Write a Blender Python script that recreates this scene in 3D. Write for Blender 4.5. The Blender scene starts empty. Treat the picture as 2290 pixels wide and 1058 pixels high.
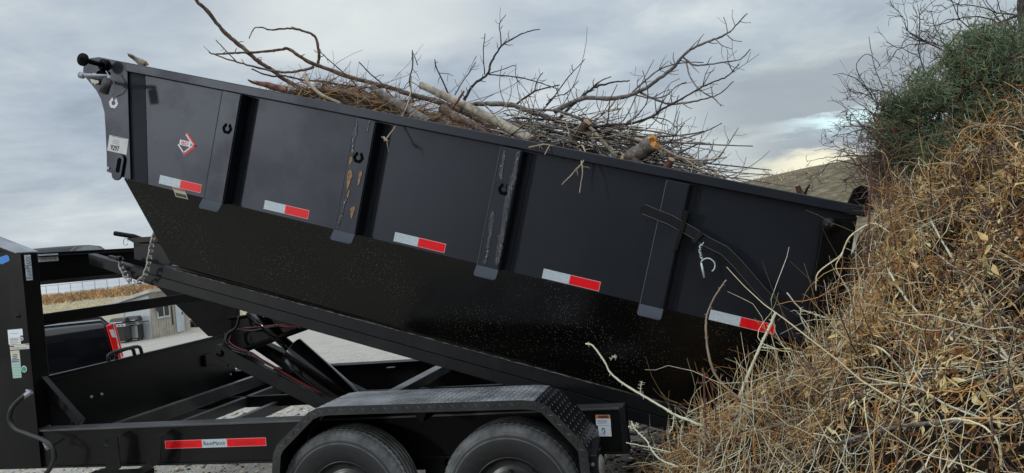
import bpy, bmesh, math, random
from mathutils import Vector, Matrix, noise as mnoise
import numpy as np
random.seed(7); rng = np.random.default_rng(7)
sc = bpy.context.scene
R = math.radians
# ------------------------------------------------------------------ camera, world, sun, exposure
F = 1841.0; CX, CY = 1145.0, 529.0            # focal length and centre in pixels of the 2290 px wide photograph
PSI = math.atan(470/1841); ROLL = math.atan(.0934); H = 1.73
cam = bpy.data.cameras.new('camera'); co = bpy.data.objects.new('camera', cam); sc.collection.objects.link(co)
cam.sensor_width = 36; cam.lens = F/2290*36; cam.clip_start = .05; cam.clip_end = 5000
rh = Vector((math.cos(PSI), math.sin(PSI), 0)); fw = Vector((-math.sin(PSI), math.cos(PSI), 0)); up = Vector((0, 0, 1))
cr, sr = math.cos(ROLL), math.sin(ROLL)
xa = rh*cr - up*sr; ya = rh*sr + up*cr; za = -fw
co.matrix_world = Matrix(((xa.x, ya.x, za.x, 0), (xa.y, ya.y, za.y, 0), (xa.z, ya.z, za.z, H), (0, 0, 0, 1)))
sc.camera = co
sc.view_settings.view_transform = 'Standard'; sc.view_settings.look = 'None'
sc.view_settings.exposure = 0.2; sc.view_settings.gamma = 1.0
SUN_EL, SUN_AZ = 11.0, 34.0                   # sun low behind the camera, a little to its left
sd = Vector((math.sin(R(SUN_AZ))*math.cos(R(SUN_EL)), math.cos(R(SUN_AZ))*math.cos(R(SUN_EL)), -math.sin(R(SUN_EL))))
sl = bpy.data.lights.new('sun', 'SUN'); sl.energy = .5; sl.angle = R(4.0); sl.color = (.97, .98, 1.0)
so = bpy.data.objects.new('sun', sl); sc.collection.objects.link(so)
so.rotation_euler = sd.to_track_quat('-Z', 'Y').to_euler()

# measured pixel of the photograph -> world point on a plane of known depth Y, known X, or known height z
def ray(px, py):
    u = px-CX; v = CY-py; a = u*cr+v*sr; b = -u*sr+v*cr
    return rh*a + fw*F + up*b
def P(px, py, Y): r = ray(px, py); t = Y/r.y; return Vector((r.x*t, Y, H+r.z*t))
def PX(px, py, X): r = ray(px, py); t = X/r.x; return Vector((X, r.y*t, H+r.z*t))
def G(px, py, z=0): r = ray(px, py); t = (z-H)/r.z; return Vector((r.x*t, r.y*t, z))
def PD(px, py, d): r = ray(px, py); t = d/F; return Vector((r.x*t, r.y*t, H+r.z*t))

# ------------------------------------------------------------------ node helpers
class NT:
    def __init__(s, tree): s.t = tree; s.n = tree.nodes; s.l = tree.links
    def new(s, typ, **k):
        nd = s.n.new(typ)
        for a, b in k.items(): setattr(nd, a, b)
        return nd
    def put(s, sock, v):
        if hasattr(v, 'is_output') or isinstance(v, bpy.types.NodeSocket): s.l.new(v, sock)
        else: sock.default_value = v
    def m(s, op, a, b=0.0, c=0.0, clamp=False):
        nd = s.new('ShaderNodeMath', operation=op, use_clamp=clamp)
        for i, v in enumerate((a, b, c)): s.put(nd.inputs[i], v)
        return nd.outputs[0]
    def ss(s, v, a, b):
        nd = s.new('ShaderNodeMapRange', interpolation_type='SMOOTHSTEP')
        s.put(nd.inputs[0], v); nd.inputs[1].default_value = a; nd.inputs[2].default_value = b
        return nd.outputs[0]
    def mix(s, f, a, b):
        nd = s.new('ShaderNodeMix', data_type='RGBA')
        s.put(nd.inputs[0], f); s.put(nd.inputs[6], a if not isinstance(a, tuple) else (*a, 1)[:4]); s.put(nd.inputs[7], b if not isinstance(b, tuple) else (*b, 1)[:4])
        return nd.outputs[2]
    def noise(s, vec, scale, detail=4, rough=.5, dist=0.0):
        nd = s.new('ShaderNodeTexNoise'); nd.inputs['Scale'].default_value = scale; nd.inputs['Detail'].default_value = detail
        nd.inputs['Roughness'].default_value = rough; nd.inputs['Distortion'].default_value = dist
        if vec is not None: s.l.new(vec, nd.inputs['Vector'])
        return nd.outputs[0]
    def ramp(s, f, stops):
        nd = s.new('ShaderNodeValToRGB'); s.put(nd.inputs[0], f); e = nd.color_ramp.elements
        while len(e) < len(stops): e.new(.5)
        for el, (p, c) in zip(e, stops): el.position = p; el.color = (*c, 1)
        return nd.outputs[0]
    def mapping(s, vec, scale=(1, 1, 1), rot=(0, 0, 0)):
        nd = s.new('ShaderNodeMapping'); nd.inputs['Scale'].default_value = scale; nd.inputs['Rotation'].default_value = rot
        s.l.new(vec, nd.inputs[0]); return nd.outputs[0]
    def bump(s, h, strength, dist, normal=None):
        nd = s.new('ShaderNodeBump'); nd.inputs['Strength'].default_value = strength; nd.inputs['Distance'].default_value = dist
        s.l.new(h, nd.inputs['Height'])
        if normal is not None: s.l.new(normal, nd.inputs['Normal'])
        return nd.outputs[0]

MATS = {}
def mat(name, base=(.5, .5, .5), rough=.5, metal=0.0, spec=.5, coat=0.0, coat_r=.1, fn=None, emit=None):
    m = bpy.data.materials.new(name); m.use_nodes = True; t = NT(m.node_tree)
    b = t.n['Principled BSDF']
    b.inputs['Base Color'].default_value = (*base, 1); b.inputs['Roughness'].default_value = rough
    b.inputs['Metallic'].default_value = metal; b.inputs['Specular IOR Level'].default_value = spec
    b.inputs['Coat Weight'].default_value = coat; b.inputs['Coat Roughness'].default_value = coat_r
    if fn:
        tc = t.new('ShaderNodeTexCoord'); fn(t, b, tc.outputs['Object'])
    MATS[name] = m; return m

# ------------------------------------------------------------------ world: overcast sky with a few breaks
w = bpy.data.worlds.new('World'); sc.world = w; w.use_nodes = True; t = NT(w.node_tree)
bg = t.n['Background']
tc = t.new('ShaderNodeTexCoord'); sx = t.new('ShaderNodeSeparateXYZ'); t.l.new(tc.outputs['Generated'], sx.inputs[0])
X, Y, Z = sx.outputs
az = t.m('ARCTAN2', X, Y)                                     # 0 = +Y, positive to the right
el = t.m('ARCSINE', Z)
den = t.m('ADD', t.m('MAXIMUM', Z, 0.0), .16)
cx = t.new('ShaderNodeCombineXYZ'); t.put(cx.inputs[0], t.m('DIVIDE', X, den)); t.put(cx.inputs[1], t.m('DIVIDE', Y, den))
v = cx.outputs[0]
n1 = t.noise(v, .55, 6, .52, .5); n2 = t.noise(v, 1.9, 7, .6, .3); n3 = t.noise(tc.outputs['Generated'], 2.2, 5, .5, .4)
mixn = t.m('ADD', t.m('MULTIPLY', n1, .48), t.m('ADD', t.m('MULTIPLY', n2, .34), t.m('MULTIPLY', n3, .18)))
clouds = t.ramp(mixn, [(.39, (.27, .32, .395)), (.46, (.385, .445, .52)), (.52, (.48, .54, .59)), (.60, (.70, .74, .74))])
sky = t.new('ShaderNodeTexSky', sky_type='NISHITA', sun_disc=False)
sky.sun_elevation = R(SUN_EL); sky.sun_rotation = math.atan2(-sd.x, -sd.y); sky.air_density = 1; sky.dust_density = 1.5
skyc = t.new('ShaderNodeVectorMath', operation='SCALE'); t.l.new(sky.outputs[0], skyc.inputs[0]); skyc.inputs['Scale'].default_value = .12
eld = t.m('MULTIPLY', el, 57.2958); azd = t.m('MULTIPLY', az, 57.2958)
# bands of darker cloud and brighter breaks low on the right hand sky
wob = t.m('MULTIPLY', t.m('SUBTRACT', t.noise(v, 3.2, 5, .6), .5), 3.0)
def band(c0, c1, half, soft, a0, a1, a2, a3):
    line = t.m('ADD', t.m('MULTIPLY', azd, c1), c0)
    d = t.m('ABSOLUTE', t.m('SUBTRACT', t.m('ADD', eld, wob), line))
    f = t.m('SUBTRACT', 1.0, t.ss(d, half, half+soft))
    f = t.m('MULTIPLY', f, t.ss(azd, a0, a1))
    return t.m('MULTIPLY', f, t.m('SUBTRACT', 1.0, t.ss(azd, a2, a3)))
col = clouds
low = t.m('MULTIPLY', t.m('SUBTRACT', 1.0, t.ss(t.m('ADD', eld, wob), 1.0, 9.0)), .38)
col = t.mix(low, col, (.62, .68, .70))
pale = t.m('MULTIPLY', t.m('MULTIPLY', t.ss(azd, -8.0, 6.0), t.m('SUBTRACT', 1.0, t.ss(azd, 26.0, 40.0))), t.m('MULTIPLY', t.m('SUBTRACT', 1.0, t.ss(eld, 8.0, 15.0)), .6))
col = t.mix(pale, col, t.ramp(n2, [(.4, (.40, .46, .48)), (.6, (.55, .60, .57))]))
b1 = band(7.2, .04, 1.3, 1.3, -3, 3, 30, 36); col = t.mix(t.m('MULTIPLY', b1, .8), col, (.30, .335, .385))
b2 = band(5.0, .02, .42, .6, 3, 8, 40, 50); col = t.mix(t.m('MULTIPLY', b2, .95), col, (.72, .95, 1.0))
b3 = band(3.9, .02, .7, .7, 0, 5, 40, 50); col = t.mix(t.m('MULTIPLY', b3, .85), col, (.30, .34, .40))
b4 = band(2.2, .01, .8, .9, 0, 6, 40, 50); col = t.mix(t.m('MULTIPLY', b4, .85), col, (.95, .90, .68))
b5 = band(15.3, .0, 1.0, 3.0, -36, -27, -20, -10); col = t.mix(t.m('MULTIPLY', b5, .55), col, (.80, .82, .78))
cover = .93
col = t.mix(cover, skyc.outputs[0], col)
# the cloud deck overhead is brighter than the strip of sky near the horizon
gain = t.m('ADD', 1.0, t.m('MULTIPLY', t.ss(eld, 22.0, 60.0), 1.9))
fin = t.new('ShaderNodeVectorMath', operation='SCALE'); t.l.new(col, fin.inputs[0]); t.put(fin.inputs['Scale'], gain)
t.l.new(fin.outputs[0], bg.inputs[0]); bg.inputs[1].default_value = 1.0

# ------------------------------------------------------------------ object helpers
COL = sc.collection
WM = {}                                                       # world matrix of every parent
def tag(o, label=None, cat=None, group=None, kind=None):
    if label: o['label'] = label
    if cat: o['category'] = cat
    if group: o['group'] = group
    if kind: o['kind'] = kind
    return o
def empty(name, loc, parent=None):
    o = bpy.data.objects.new(name, None); COL.objects.link(o); o.empty_display_size = .2
    if parent is not None:
        o.parent = parent; loc = Vector(loc); o.location = WM[parent.name].inverted() @ loc
        WM[o.name] = WM[parent.name] @ Matrix.Translation(o.location)
    else:
        o.location = loc; WM[o.name] = Matrix.Translation(Vector(loc))
    return o
class MB:
    def __init__(s): s.v = []; s.f = []; s.mi = []; s.cur = 0; s.sm = []; s.smooth = False
    def add(s, vs, fs):
        b = len(s.v); s.v += [tuple(p) for p in vs]
        for f in fs: s.f.append([i+b for i in f]); s.mi.append(s.cur); s.sm.append(s.smooth)
    def box(s, x0, x1, y0, y1, z0, z1, M=None):
        p = [Vector((x, y, z)) for x in (x0, x1) for y in (y0, y1) for z in (z0, z1)]
        if M: p = [M @ q for q in p]
        s.add(p, [(0, 1, 3, 2), (4, 6, 7, 5), (0, 4, 5, 1), (2, 3, 7, 6), (0, 2, 6, 4), (1, 5, 7, 3)])
    def slab(s, pts, tv):
        n = len(pts); tv = Vector(tv); pts = [Vector(p) for p in pts]
        nn = Vector((0, 0, 0))
        for i in range(n): nn += pts[i].cross(pts[(i+1) % n])
        if nn.dot(tv) > 0: pts = pts[::-1]
        s.add(pts+[p+tv for p in pts], [tuple(range(n)), tuple(range(2*n-1, n-1, -1))]+[(i, i+n, (i+1) % n+n, (i+1) % n) for i in range(n)])
    def tube(s, pts, rad, n=8, cap=True):
        pts = [Vector(p) for p in pts]; m = len(pts)
        if not hasattr(rad, '__len__'): rad = [rad]*m
        vs = []; prev = None
        for i, p in enumerate(pts):
            d = (pts[min(i+1, m-1)]-pts[max(i-1, 0)])
            if d.length < 1e-9: d = Vector((0, 0, 1))
            d.normalize()
            if prev is None:
                a = Vector((0, 0, 1)) if abs(d.z) < .9 else Vector((1, 0, 0)); u = d.cross(a).normalized()
            else: u = (prev - d*prev.dot(d)).normalized()
            prev = u; q = d.cross(u)
            for k in range(n):
                a = 2*math.pi*k/n; vs.append(p+(u*math.cos(a)+q*math.sin(a))*rad[i])
        fs = [(i*n+k, i*n+(k+1) % n, (i+1)*n+(k+1) % n, (i+1)*n+k) for i in range(m-1) for k in range(n)]
        if cap: fs += [tuple(range(n))[::-1], tuple((m-1)*n+k for k in range(n))]
        s.add(vs, fs)
    def bar(s, a, b, wd, ht, upv=(0, 0, 1)):
        a = Vector(a); b = Vector(b); d = (b-a).normalized(); sd_ = d.cross(Vector(upv)).normalized(); u = sd_.cross(d).normalized()
        p = []
        for e in (a, b):
            for i, j in ((-1, -1), (1, -1), (1, 1), (-1, 1)): p.append(e+sd_*i*wd/2+u*j*ht/2)
        s.add(p, [(0, 1, 2, 3)[::-1], (4, 5, 6, 7), (0, 1, 5, 4), (1, 2, 6, 5), (2, 3, 7, 6), (3, 0, 4, 7)])
    def lathe(s, prof, c, axis='y', n=48, fr=None):
        vs = []
        for j in range(n):
            a = 2*math.pi*j/n
            for i, (r, h) in enumerate(prof):
                rr = r if fr is None else fr(i, j, r)
                if axis == 'y': vs.append((c[0]+rr*math.cos(a), c[1]+h, c[2]+rr*math.sin(a)))
                else: vs.append((c[0]+rr*math.cos(a), c[1]+rr*math.sin(a), c[2]+h))
        m = len(prof)
        s.add(vs, [(j*m+i, j*m+i+1, ((j+1) % n)*m+i+1, ((j+1) % n)*m+i) for j in range(n) for i in range(m-1)])
    def build(s, name, mats, parent=None, bevel=0, recalc=True, smooth_all=False, M=None):
        if not isinstance(mats, (list, tuple)): mats = [mats]
        vs = [Vector(p) for p in s.v]
        if M: vs = [M @ p for p in vs]
        if parent is not None: inv = WM[parent.name].inverted(); vs = [inv @ p for p in vs]
        lo = Vector((min(p.x for p in vs), min(p.y for p in vs), min(p.z for p in vs))); hi = Vector((max(p.x for p in vs), max(p.y for p in vs), max(p.z for p in vs)))
        c = Vector(((lo.x+hi.x)/2, (lo.y+hi.y)/2, lo.z if parent is None else (lo.z+hi.z)/2))
        me = bpy.data.meshes.new(name); me.from_pydata([tuple(p-c) for p in vs], [], s.f)
        for m_ in mats: me.materials.append(MATS[m_] if isinstance(m_, str) else m_)
        me.polygons.foreach_set('material_index', s.mi)
        me.polygons.foreach_set('use_smooth', [True]*len(s.f) if smooth_all else s.sm)
        if recalc:
            bm = bmesh.new(); bm.from_mesh(me); bmesh.ops.recalc_face_normals(bm, faces=bm.faces[:]); bm.to_mesh(me); bm.free()
        me.update()
        o = bpy.data.objects.new(name, me); COL.objects.link(o); o.location = c
        if parent is not None: o.parent = parent; WM[o.name] = WM[parent.name] @ Matrix.Translation(c)
        else: WM[o.name] = Matrix.Translation(c)
        if bevel:
            b = o.modifiers.new('bevel', 'BEVEL'); b.width = bevel; b.segments = 2; b.limit_method = 'ANGLE'; b.angle_limit = R(35)
        return o
# many thin curved stalks at once -> flat arrays
def stalks(paths, rads, mats_idx, n=3):
    """paths (N,K,3), rads (N,K), mats_idx (N,)"""
    N, K, _ = paths.shape
    d = np.gradient(paths, axis=1); d /= np.linalg.norm(d, axis=2, keepdims=True)+1e-9
    a = np.where(np.abs(d[:, :1, 2:]) < .9, np.array([[[0, 0, 1.]]]), np.array([[[1., 0, 0]]]))
    u = np.cross(d, np.broadcast_to(a, d.shape)); u /= np.linalg.norm(u, axis=2, keepdims=True)+1e-9
    q = np.cross(d, u)
    ang = 2*np.pi*np.arange(n)/n
    vs = paths[:, :, None, :] + (u[:, :, None, :]*np.cos(ang)[None, None, :, None]+q[:, :, None, :]*np.sin(ang)[None, None, :, None])*rads[:, :, None, None]
    vs = vs.reshape(-1, 3)
    i = np.arange(K-1)[:, None]; k = np.arange(n)[None, :]
    base = np.stack([i*n+k, i*n+(k+1) % n, (i+1)*n+(k+1) % n, (i+1)*n+k], -1).reshape(-1, 4)
    fs = (base[None]+(np.arange(N)*K*n)[:, None, None]).reshape(-1, 4)
    mi = np.repeat(mats_idx, (K-1)*n)
    return vs, fs, mi
def np_object(name, chunks, mats, parent=None, smooth=True):
    off = 0; V = []; FF = []; M = []
    for vs, fs, mi in chunks: V.append(vs); FF.append(fs+off); M.append(mi); off += len(vs)
    V = np.concatenate(V); FF = np.concatenate(FF); M = np.concatenate(M)
    if parent is not None:
        l = WM[parent.name].to_translation(); V = V-np.array(l)
    c = np.array([(V[:, 0].min()+V[:, 0].max())/2, (V[:, 1].min()+V[:, 1].max())/2, V[:, 2].min()])
    V = V-c
    me = bpy.data.meshes.new(name); me.vertices.add(len(V)); me.vertices.foreach_set('co', V.astype(np.float32).ravel())
    me.loops.add(len(FF)*4); me.loops.foreach_set('vertex_index', FF.astype(np.int32).ravel())
    me.polygons.add(len(FF)); me.polygons.foreach_set('loop_start', (np.arange(len(FF))*4).astype(np.int32))
    for m_ in mats: me.materials.append(MATS[m_])
    me.polygons.foreach_set('material_index', M.astype(np.int32)); me.polygons.foreach_set('use_smooth', [smooth]*len(FF))
    me.update(); me.validate()
    o = bpy.data.objects.new(name, me); COL.objects.link(o); o.location = c
    if parent is not None: o.parent = parent
    WM[o.name] = Matrix.Translation(Vector(c)) if parent is None else WM[parent.name] @ Matrix.Translation(Vector(c))
    return o
def text_geo(body, size, smallcaps=False, extrude=0.0006, bold=0.0, width=None):
    cu = bpy.data.curves.new('lettering', 'FONT'); cu.body = body; cu.size = size; cu.extrude = extrude; cu.resolution_u = 3
    cu.align_x = 'CENTER'; cu.align_y = 'CENTER'; cu.offset = bold
    if smallcaps:
        cu.small_caps_scale = .78
        for ch in cu.body_format: ch.use_small_caps = True
    o = bpy.data.objects.new('lettering', cu); COL.objects.link(o)
    me = bpy.data.meshes.new_from_object(o)
    vs = [v_.co.copy() for v_ in me.vertices]; fs = [tuple(p.vertices) for p in me.polygons]
    bpy.data.objects.remove(o); bpy.data.curves.remove(cu); bpy.data.meshes.remove(me)
    if vs:
        wx = max(v_.x for v_ in vs)-min(v_.x for v_ in vs); mx = (max(v_.x for v_ in vs)+min(v_.x for v_ in vs))/2; my = (max(v_.y for v_ in vs)+min(v_.y for v_ in vs))/2
        k = (width/wx) if width else 1
        vs = [Vector(((v_.x-mx)*k, v_.y-my, v_.z)) for v_ in vs]
    return vs, fs
def put_text(mb, body, origin, ex, ey, size, **k):
    ex = Vector(ex).normalized(); ey = Vector(ey).normalized(); ez = ex.cross(ey); vs, fs = text_geo(body, size, **k)
    mb.add([Vector(origin)+ex*v_.x+ey*v_.y+ez*v_.z for v_ in vs], fs)

# ------------------------------------------------------------------ materials
def paint(speck=0.0, dust=.5, rough=.2, wav=.15, tint=(.55, .5, .42), rvar=.16):
    def fn(t, b, oc):
        n = t.noise(oc, 3.0, 5, .6); nf = t.noise(oc, 60, 3, .6)
        r = t.m('ADD', rough, t.m('MULTIPLY', t.ss(n, .42, .7), rvar))
        base = tuple(b.inputs['Base Color'].default_value)[:3]
        film = t.m('ADD', t.m('MULTIPLY', t.ss(t.noise(oc, 1.7, 6, .65), .35, .8), .035*dust), t.m('MULTIPLY', t.ss(t.noise(t.mapping(oc, (7, 7, .5), (0, .1, 0)), 2.2, 6, .7), .52, .85), .05*dust))
        c = t.mix(film, base, tint)
        if speck:
            vo = t.new('ShaderNodeTexVoronoi'); vo.inputs['Scale'].default_value = 90; t.l.new(oc, vo.inputs['Vector'])
            s1 = t.m('LESS_THAN', vo.outputs['Distance'], t.m('MULTIPLY', t.ss(t.noise(oc, 2.1, 3, .6), .1, .8), .115*speck))
            vo2 = t.new('ShaderNodeTexVoronoi'); vo2.inputs['Scale'].default_value = 240; t.l.new(oc, vo2.inputs['Vector'])
            s2 = t.m('LESS_THAN', vo2.outputs['Distance'], t.m('MULTIPLY', t.ss(nf, .5, .9), .2*speck))
            sp = t.m('MAXIMUM', t.m('MULTIPLY', s1, .55), t.m('MULTIPLY', s2, .3))
            c = t.mix(sp, c, (.42, .39, .33)); r = t.m('ADD', r, t.m('MULTIPLY', sp, .6))
        t.l.new(c, b.inputs['Base Color']); t.put(b.inputs['Roughness'], r)
        bm1 = t.bump(t.noise(oc, 1.6, 2, .5), wav, .02); bm2 = t.bump(t.noise(oc, 420, 2, .5), .06, .001, bm1)
        t.l.new(bm2, b.inputs['Normal'])
    return fn
mat('panel_black', (.0030, .0038, .0068), .44, spec=.50, fn=paint(.5, .10, .39, .05, rvar=.05))
mat('lower_black', (.0036, .0030, .0026), .2, spec=.34, fn=paint(1.62, .12, .15, .04, rvar=.1))
mat('post_black', (.0030, .0038, .0066), .44, spec=.52, fn=paint(.5, .15, .39, .05, rvar=.07))
mat('frame_black', (.0035, .0034, .0036), .40, spec=.24, fn=paint(.3, .25, .34, .08, rvar=.08))
mat('frame_grey', (.0065, .007, .0085), .42, spec=.26, fn=paint(.4, .5, .38, .08, rvar=.08))
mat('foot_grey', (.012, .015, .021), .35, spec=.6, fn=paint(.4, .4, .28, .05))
mat('highlight_pale', (.075, .082, .10), .35, spec=.6)  # light tone for the painted edge highlights on posts and lever
mat('member_dusty', (.035, .035, .036), .4, spec=.8, fn=paint(.4, 3.0, .34, .08))
mat('dull_black', (.0022, .0022, .0026), .5, spec=.10, fn=paint(.2, .12, .42, .1))
mat('gloss_black', (.008, .008, .010), .14, spec=.6)
def plate_fn(t, b, oc):
    n = t.noise(oc, 5, 5, .6); c = t.mix(t.ss(n, .4, .8), (.005, .0055, .007), (.02, .021, .023)); t.l.new(c, b.inputs['Base Color'])
    t.put(b.inputs['Roughness'], t.m('ADD', .2, t.m('MULTIPLY', n, .25)))
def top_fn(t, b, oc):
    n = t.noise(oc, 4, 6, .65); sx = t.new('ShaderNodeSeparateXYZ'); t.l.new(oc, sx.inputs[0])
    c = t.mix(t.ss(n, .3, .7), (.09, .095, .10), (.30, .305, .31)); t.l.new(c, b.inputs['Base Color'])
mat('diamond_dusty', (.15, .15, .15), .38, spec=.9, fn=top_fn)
mat('diamond_black', (.03, .03, .032), .3, spec=.8, fn=plate_fn)
def crackle(t, b, oc):
    n = t.noise(t.mapping(oc, (1, 1, .35)), 70, 5, .7, 1.5); t.l.new(t.bump(n, 1.0, .008), b.inputs['Normal'])
mat('crackled_paint', (.028, .031, .04), .14, spec=1.0, fn=crackle)
def rusty(t, b, oc):
    n = t.noise(oc, 45, 6, .7); t.l.new(t.ramp(n, [(.35, (.10, .05, .022)), (.5, (.26, .15, .07)), (.68, (.42, .29, .17))]), b.inputs['Base Color'])
    t.l.new(t.bump(n, .5, .004), b.inputs['Normal'])
mat('bare_rust', (.3, .2, .1), .8, fn=rusty)
def dirtysheet(c1, c2, s=25):
    def fn(t, b, oc): t.l.new(t.mix(t.ss(t.noise(oc, s, 5, .6), .3, .75), c1, c2), b.inputs['Base Color'])
    return fn
def reflector(c1, c2):
    def fn(t, b, oc):
        vo = t.new('ShaderNodeTexVoronoi'); vo.inputs['Scale'].default_value = 130; t.l.new(oc, vo.inputs['Vector'])
        f = t.ss(vo.outputs['Distance'], .1, .7); t.l.new(t.mix(f, c1, c2), b.inputs['Base Color'])
    return fn
mat('tape_white', (.58, .63, .67), .35, fn=reflector((.60, .66, .70), (.48, .54, .58)))
mat('tape_red', (.75, .012, .02), .35, fn=reflector((.95, .012, .018), (.78, .008, .014)))
mat('tape_edge', (.70, .30, .30), .4)
mat('sticker_white', (.62, .63, .62), .5, fn=dirtysheet((.66, .67, .66), (.52, .52, .5)))
mat('sticker_pale', (.8, .85, .9), .5, fn=dirtysheet((.82, .87, .92), (.72, .77, .82)))
mat('sticker_green', (.38, .58, .50), .5); mat('sticker_yellow', (.62, .58, .16), .5); mat('sticker_cream', (.50, .50, .36), .5)
mat('badge_green', (.03, .36, .17), .4); mat('blue_vinyl', (.03, .24, .66), .4); mat('ink_black', (.012, .012, .014), .5); mat('ink_grey', (.25, .26, .27), .6)
mat('ink_red', (.42, .01, .014), .5); mat('ink_bright_red', (.7, .03, .03), .5); mat('sticker_orange', (.72, .2, .06), .5); mat('logo_white', (.72, .72, .74), .45)
mat('hole_black', (.0015, .0015, .0018), .9, spec=.1)
mat('zinc', (.34, .35, .37), .45, metal=.7, fn=lambda t, b, oc: t.put(b.inputs['Roughness'], t.m('ADD', .35, t.m('MULTIPLY', t.noise(oc, 60, 3), .3))))
mat('chain_steel', (.42, .41, .38), .5, metal=.35, fn=lambda t, b, oc: t.l.new(t.ramp(t.noise(oc, 80, 4, .6), [(.35, (.18, .15, .12)), (.5, (.46, .44, .39))]), b.inputs['Base Color']))
mat('handle_rubber', (.035, .028, .03), .5)
mat('hose_black', (.012, .012, .013), .38); mat('wire_red', (.22, .015, .02), .4); mat('weld_dust', (.16, .155, .145), .7)
def tyre_fn(t, b, oc):
    n = t.noise(oc, 9, 6, .65); n2 = t.noise(oc, 45, 4, .6)
    sx = t.new('ShaderNodeSeparateXYZ'); t.l.new(oc, sx.inputs[0])
    r = t.m('SQRT', t.m('ADD', t.m('MULTIPLY', sx.outputs[0], sx.outputs[0]), t.m('MULTIPLY', sx.outputs[2], sx.outputs[2])))
    k = t.m('MULTIPLY', t.m('ADD', t.m('MULTIPLY', t.ss(r, .325, .345), .75), t.m('MULTIPLY', t.ss(t.m('ABSOLUTE', t.m('SUBTRACT', r, .318)), .006, .001), .6)), t.m('ADD', .3, t.m('MULTIPLY', t.ss(n, .3, .7), .7)))
    c = t.mix(k, (.014, .014, .016), (.22, .23, .23)); c = t.mix(t.m('MULTIPLY', t.ss(n2, .5, .8), .12), c, (.14, .13, .12))
    t.l.new(c, b.inputs['Base Color']); t.l.new(t.bump(n2, .2, .002), b.inputs['Normal'])
mat('tyre_rubber', (.02, .02, .02), .62, fn=tyre_fn)
mat('tread_dusty', (.2, .2, .2), .75, fn=dirtysheet((.30, .30, .29), (.14, .14, .14), 9))
mat('groove_rubber', (.008, .008, .008), .9, spec=.2)
mat('rim_black', (.012, .012, .013), .3)
def bark(c1, c2, c3, s=22, stretch=(1, 1, 1)):
    def fn(t, b, oc):
        n = t.noise(t.mapping(oc, stretch), s, 6, .7, .4); t.l.new(t.ramp(n, [(.32, c1), (.5, c2), (.68, c3)]), b.inputs['Base Color'])
        t.l.new(t.bump(n, .7, .006), b.inputs['Normal'])
    return fn
mat('bark_brown', (.1, .07, .05), .85, fn=bark((.028, .018, .014), (.11, .068, .045), (.25, .19, .14)))
mat('bark_grey', (.2, .18, .16), .85, fn=bark((.045, .038, .033), (.15, .13, .115), (.33, .30, .26)))
mat('bark_dark', (.03, .025, .022), .85, fn=bark((.012, .010, .010), (.040, .032, .030), (.10, .085, .075), 30))
mat('weathered_wood', (.35, .31, .25), .8, fn=bark((.12, .10, .08), (.34, .29, .225), (.52, .47, .38), 16, (1, 1, 1)))
mat('cut_orange', (.5, .24, .07), .7, fn=bark((.20, .07, .015), (.52, .23, .05), (.72, .40, .12), 30))
mat('cut_tan', (.4, .27, .14), .7, fn=bark((.18, .09, .04), (.36, .23, .11), (.52, .38, .22), 30))
mat('bark_red', (.2, .08, .05), .8, fn=bark((.05, .02, .015), (.17, .07, .045), (.35, .2, .12)))
mat('twig_tan', (.38, .29, .20), .8, fn=dirtysheet((.42, .33, .23), (.22, .16, .11), 8))
def vary(c1, c2, s=1.3):
    return dirtysheet(c1, c2, s)
mat('straw_gold', (.45, .29, .11), .75, fn=vary((.80, .49, .18), (.48, .26, .085)))
mat('straw_orange', (.42, .2, .06), .75, fn=vary((.72, .34, .09), (.40, .17, .045)))
mat('straw_pale', (.5, .44, .31), .75, fn=vary((.90, .78, .50), (.58, .47, .28)))
mat('stem_pale', (.48, .46, .34), .7, fn=vary((.84, .82, .62), (.50, .47, .33)))
mat('straw_brown', (.17, .105, .055), .8, fn=vary((.22, .14, .075), (.10, .06, .035)))
mat('stem_dark', (.07, .04, .03), .8, fn=vary((.095, .055, .042), (.04, .025, .02)))
mat('stem_maroon', (.10, .035, .03), .7, fn=vary((.15, .05, .042), (.06, .028, .022)))
mat('leaf_dry', (.45, .33, .15), .8, fn=vary((.72, .50, .22), (.42, .25, .09), 4))
mat('leaf_yellow', (.5, .42, .18), .8, fn=vary((.78, .66, .32), (.52, .36, .13), 4))
mat('leaf_rust', (.3, .1, .04), .8, fn=vary((.36, .13, .045), (.18, .06, .025), 4))
mat('juniper_green', (.045, .09, .06), .75, fn=vary((.15, .22, .12), (.045, .08, .042), 7))
mat('juniper_light', (.09, .13, .07), .75, fn=vary((.30, .31, .14), (.13, .15, .065), 7))
def soil_fn(t, b, oc):
    n = t.noise(oc, 14, 8, .75); t.l.new(t.ramp(n, [(.3, (.012, .008, .005)), (.5, (.035, .023, .014)), (.66, (.08, .055, .032)), (.78, (.16, .12, .07))]), b.inputs['Base Color'])
    t.l.new(t.bump(n, 1, .05), b.inputs['Normal'])
mat('mound_core', (.05, .035, .02), .95, spec=.1, fn=soil_fn)

for k_ in ('panel_black', 'post_black', 'foot_grey'): MATS[k_].node_tree.nodes['Principled BSDF'].inputs['Specular Tint'].default_value = (.80, .87, 1, 1)
for k_ in ('tape_white', 'tape_red', 'tape_edge'): MATS[k_].node_tree.nodes['Principled BSDF'].inputs['Specular IOR Level'].default_value = .2
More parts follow.
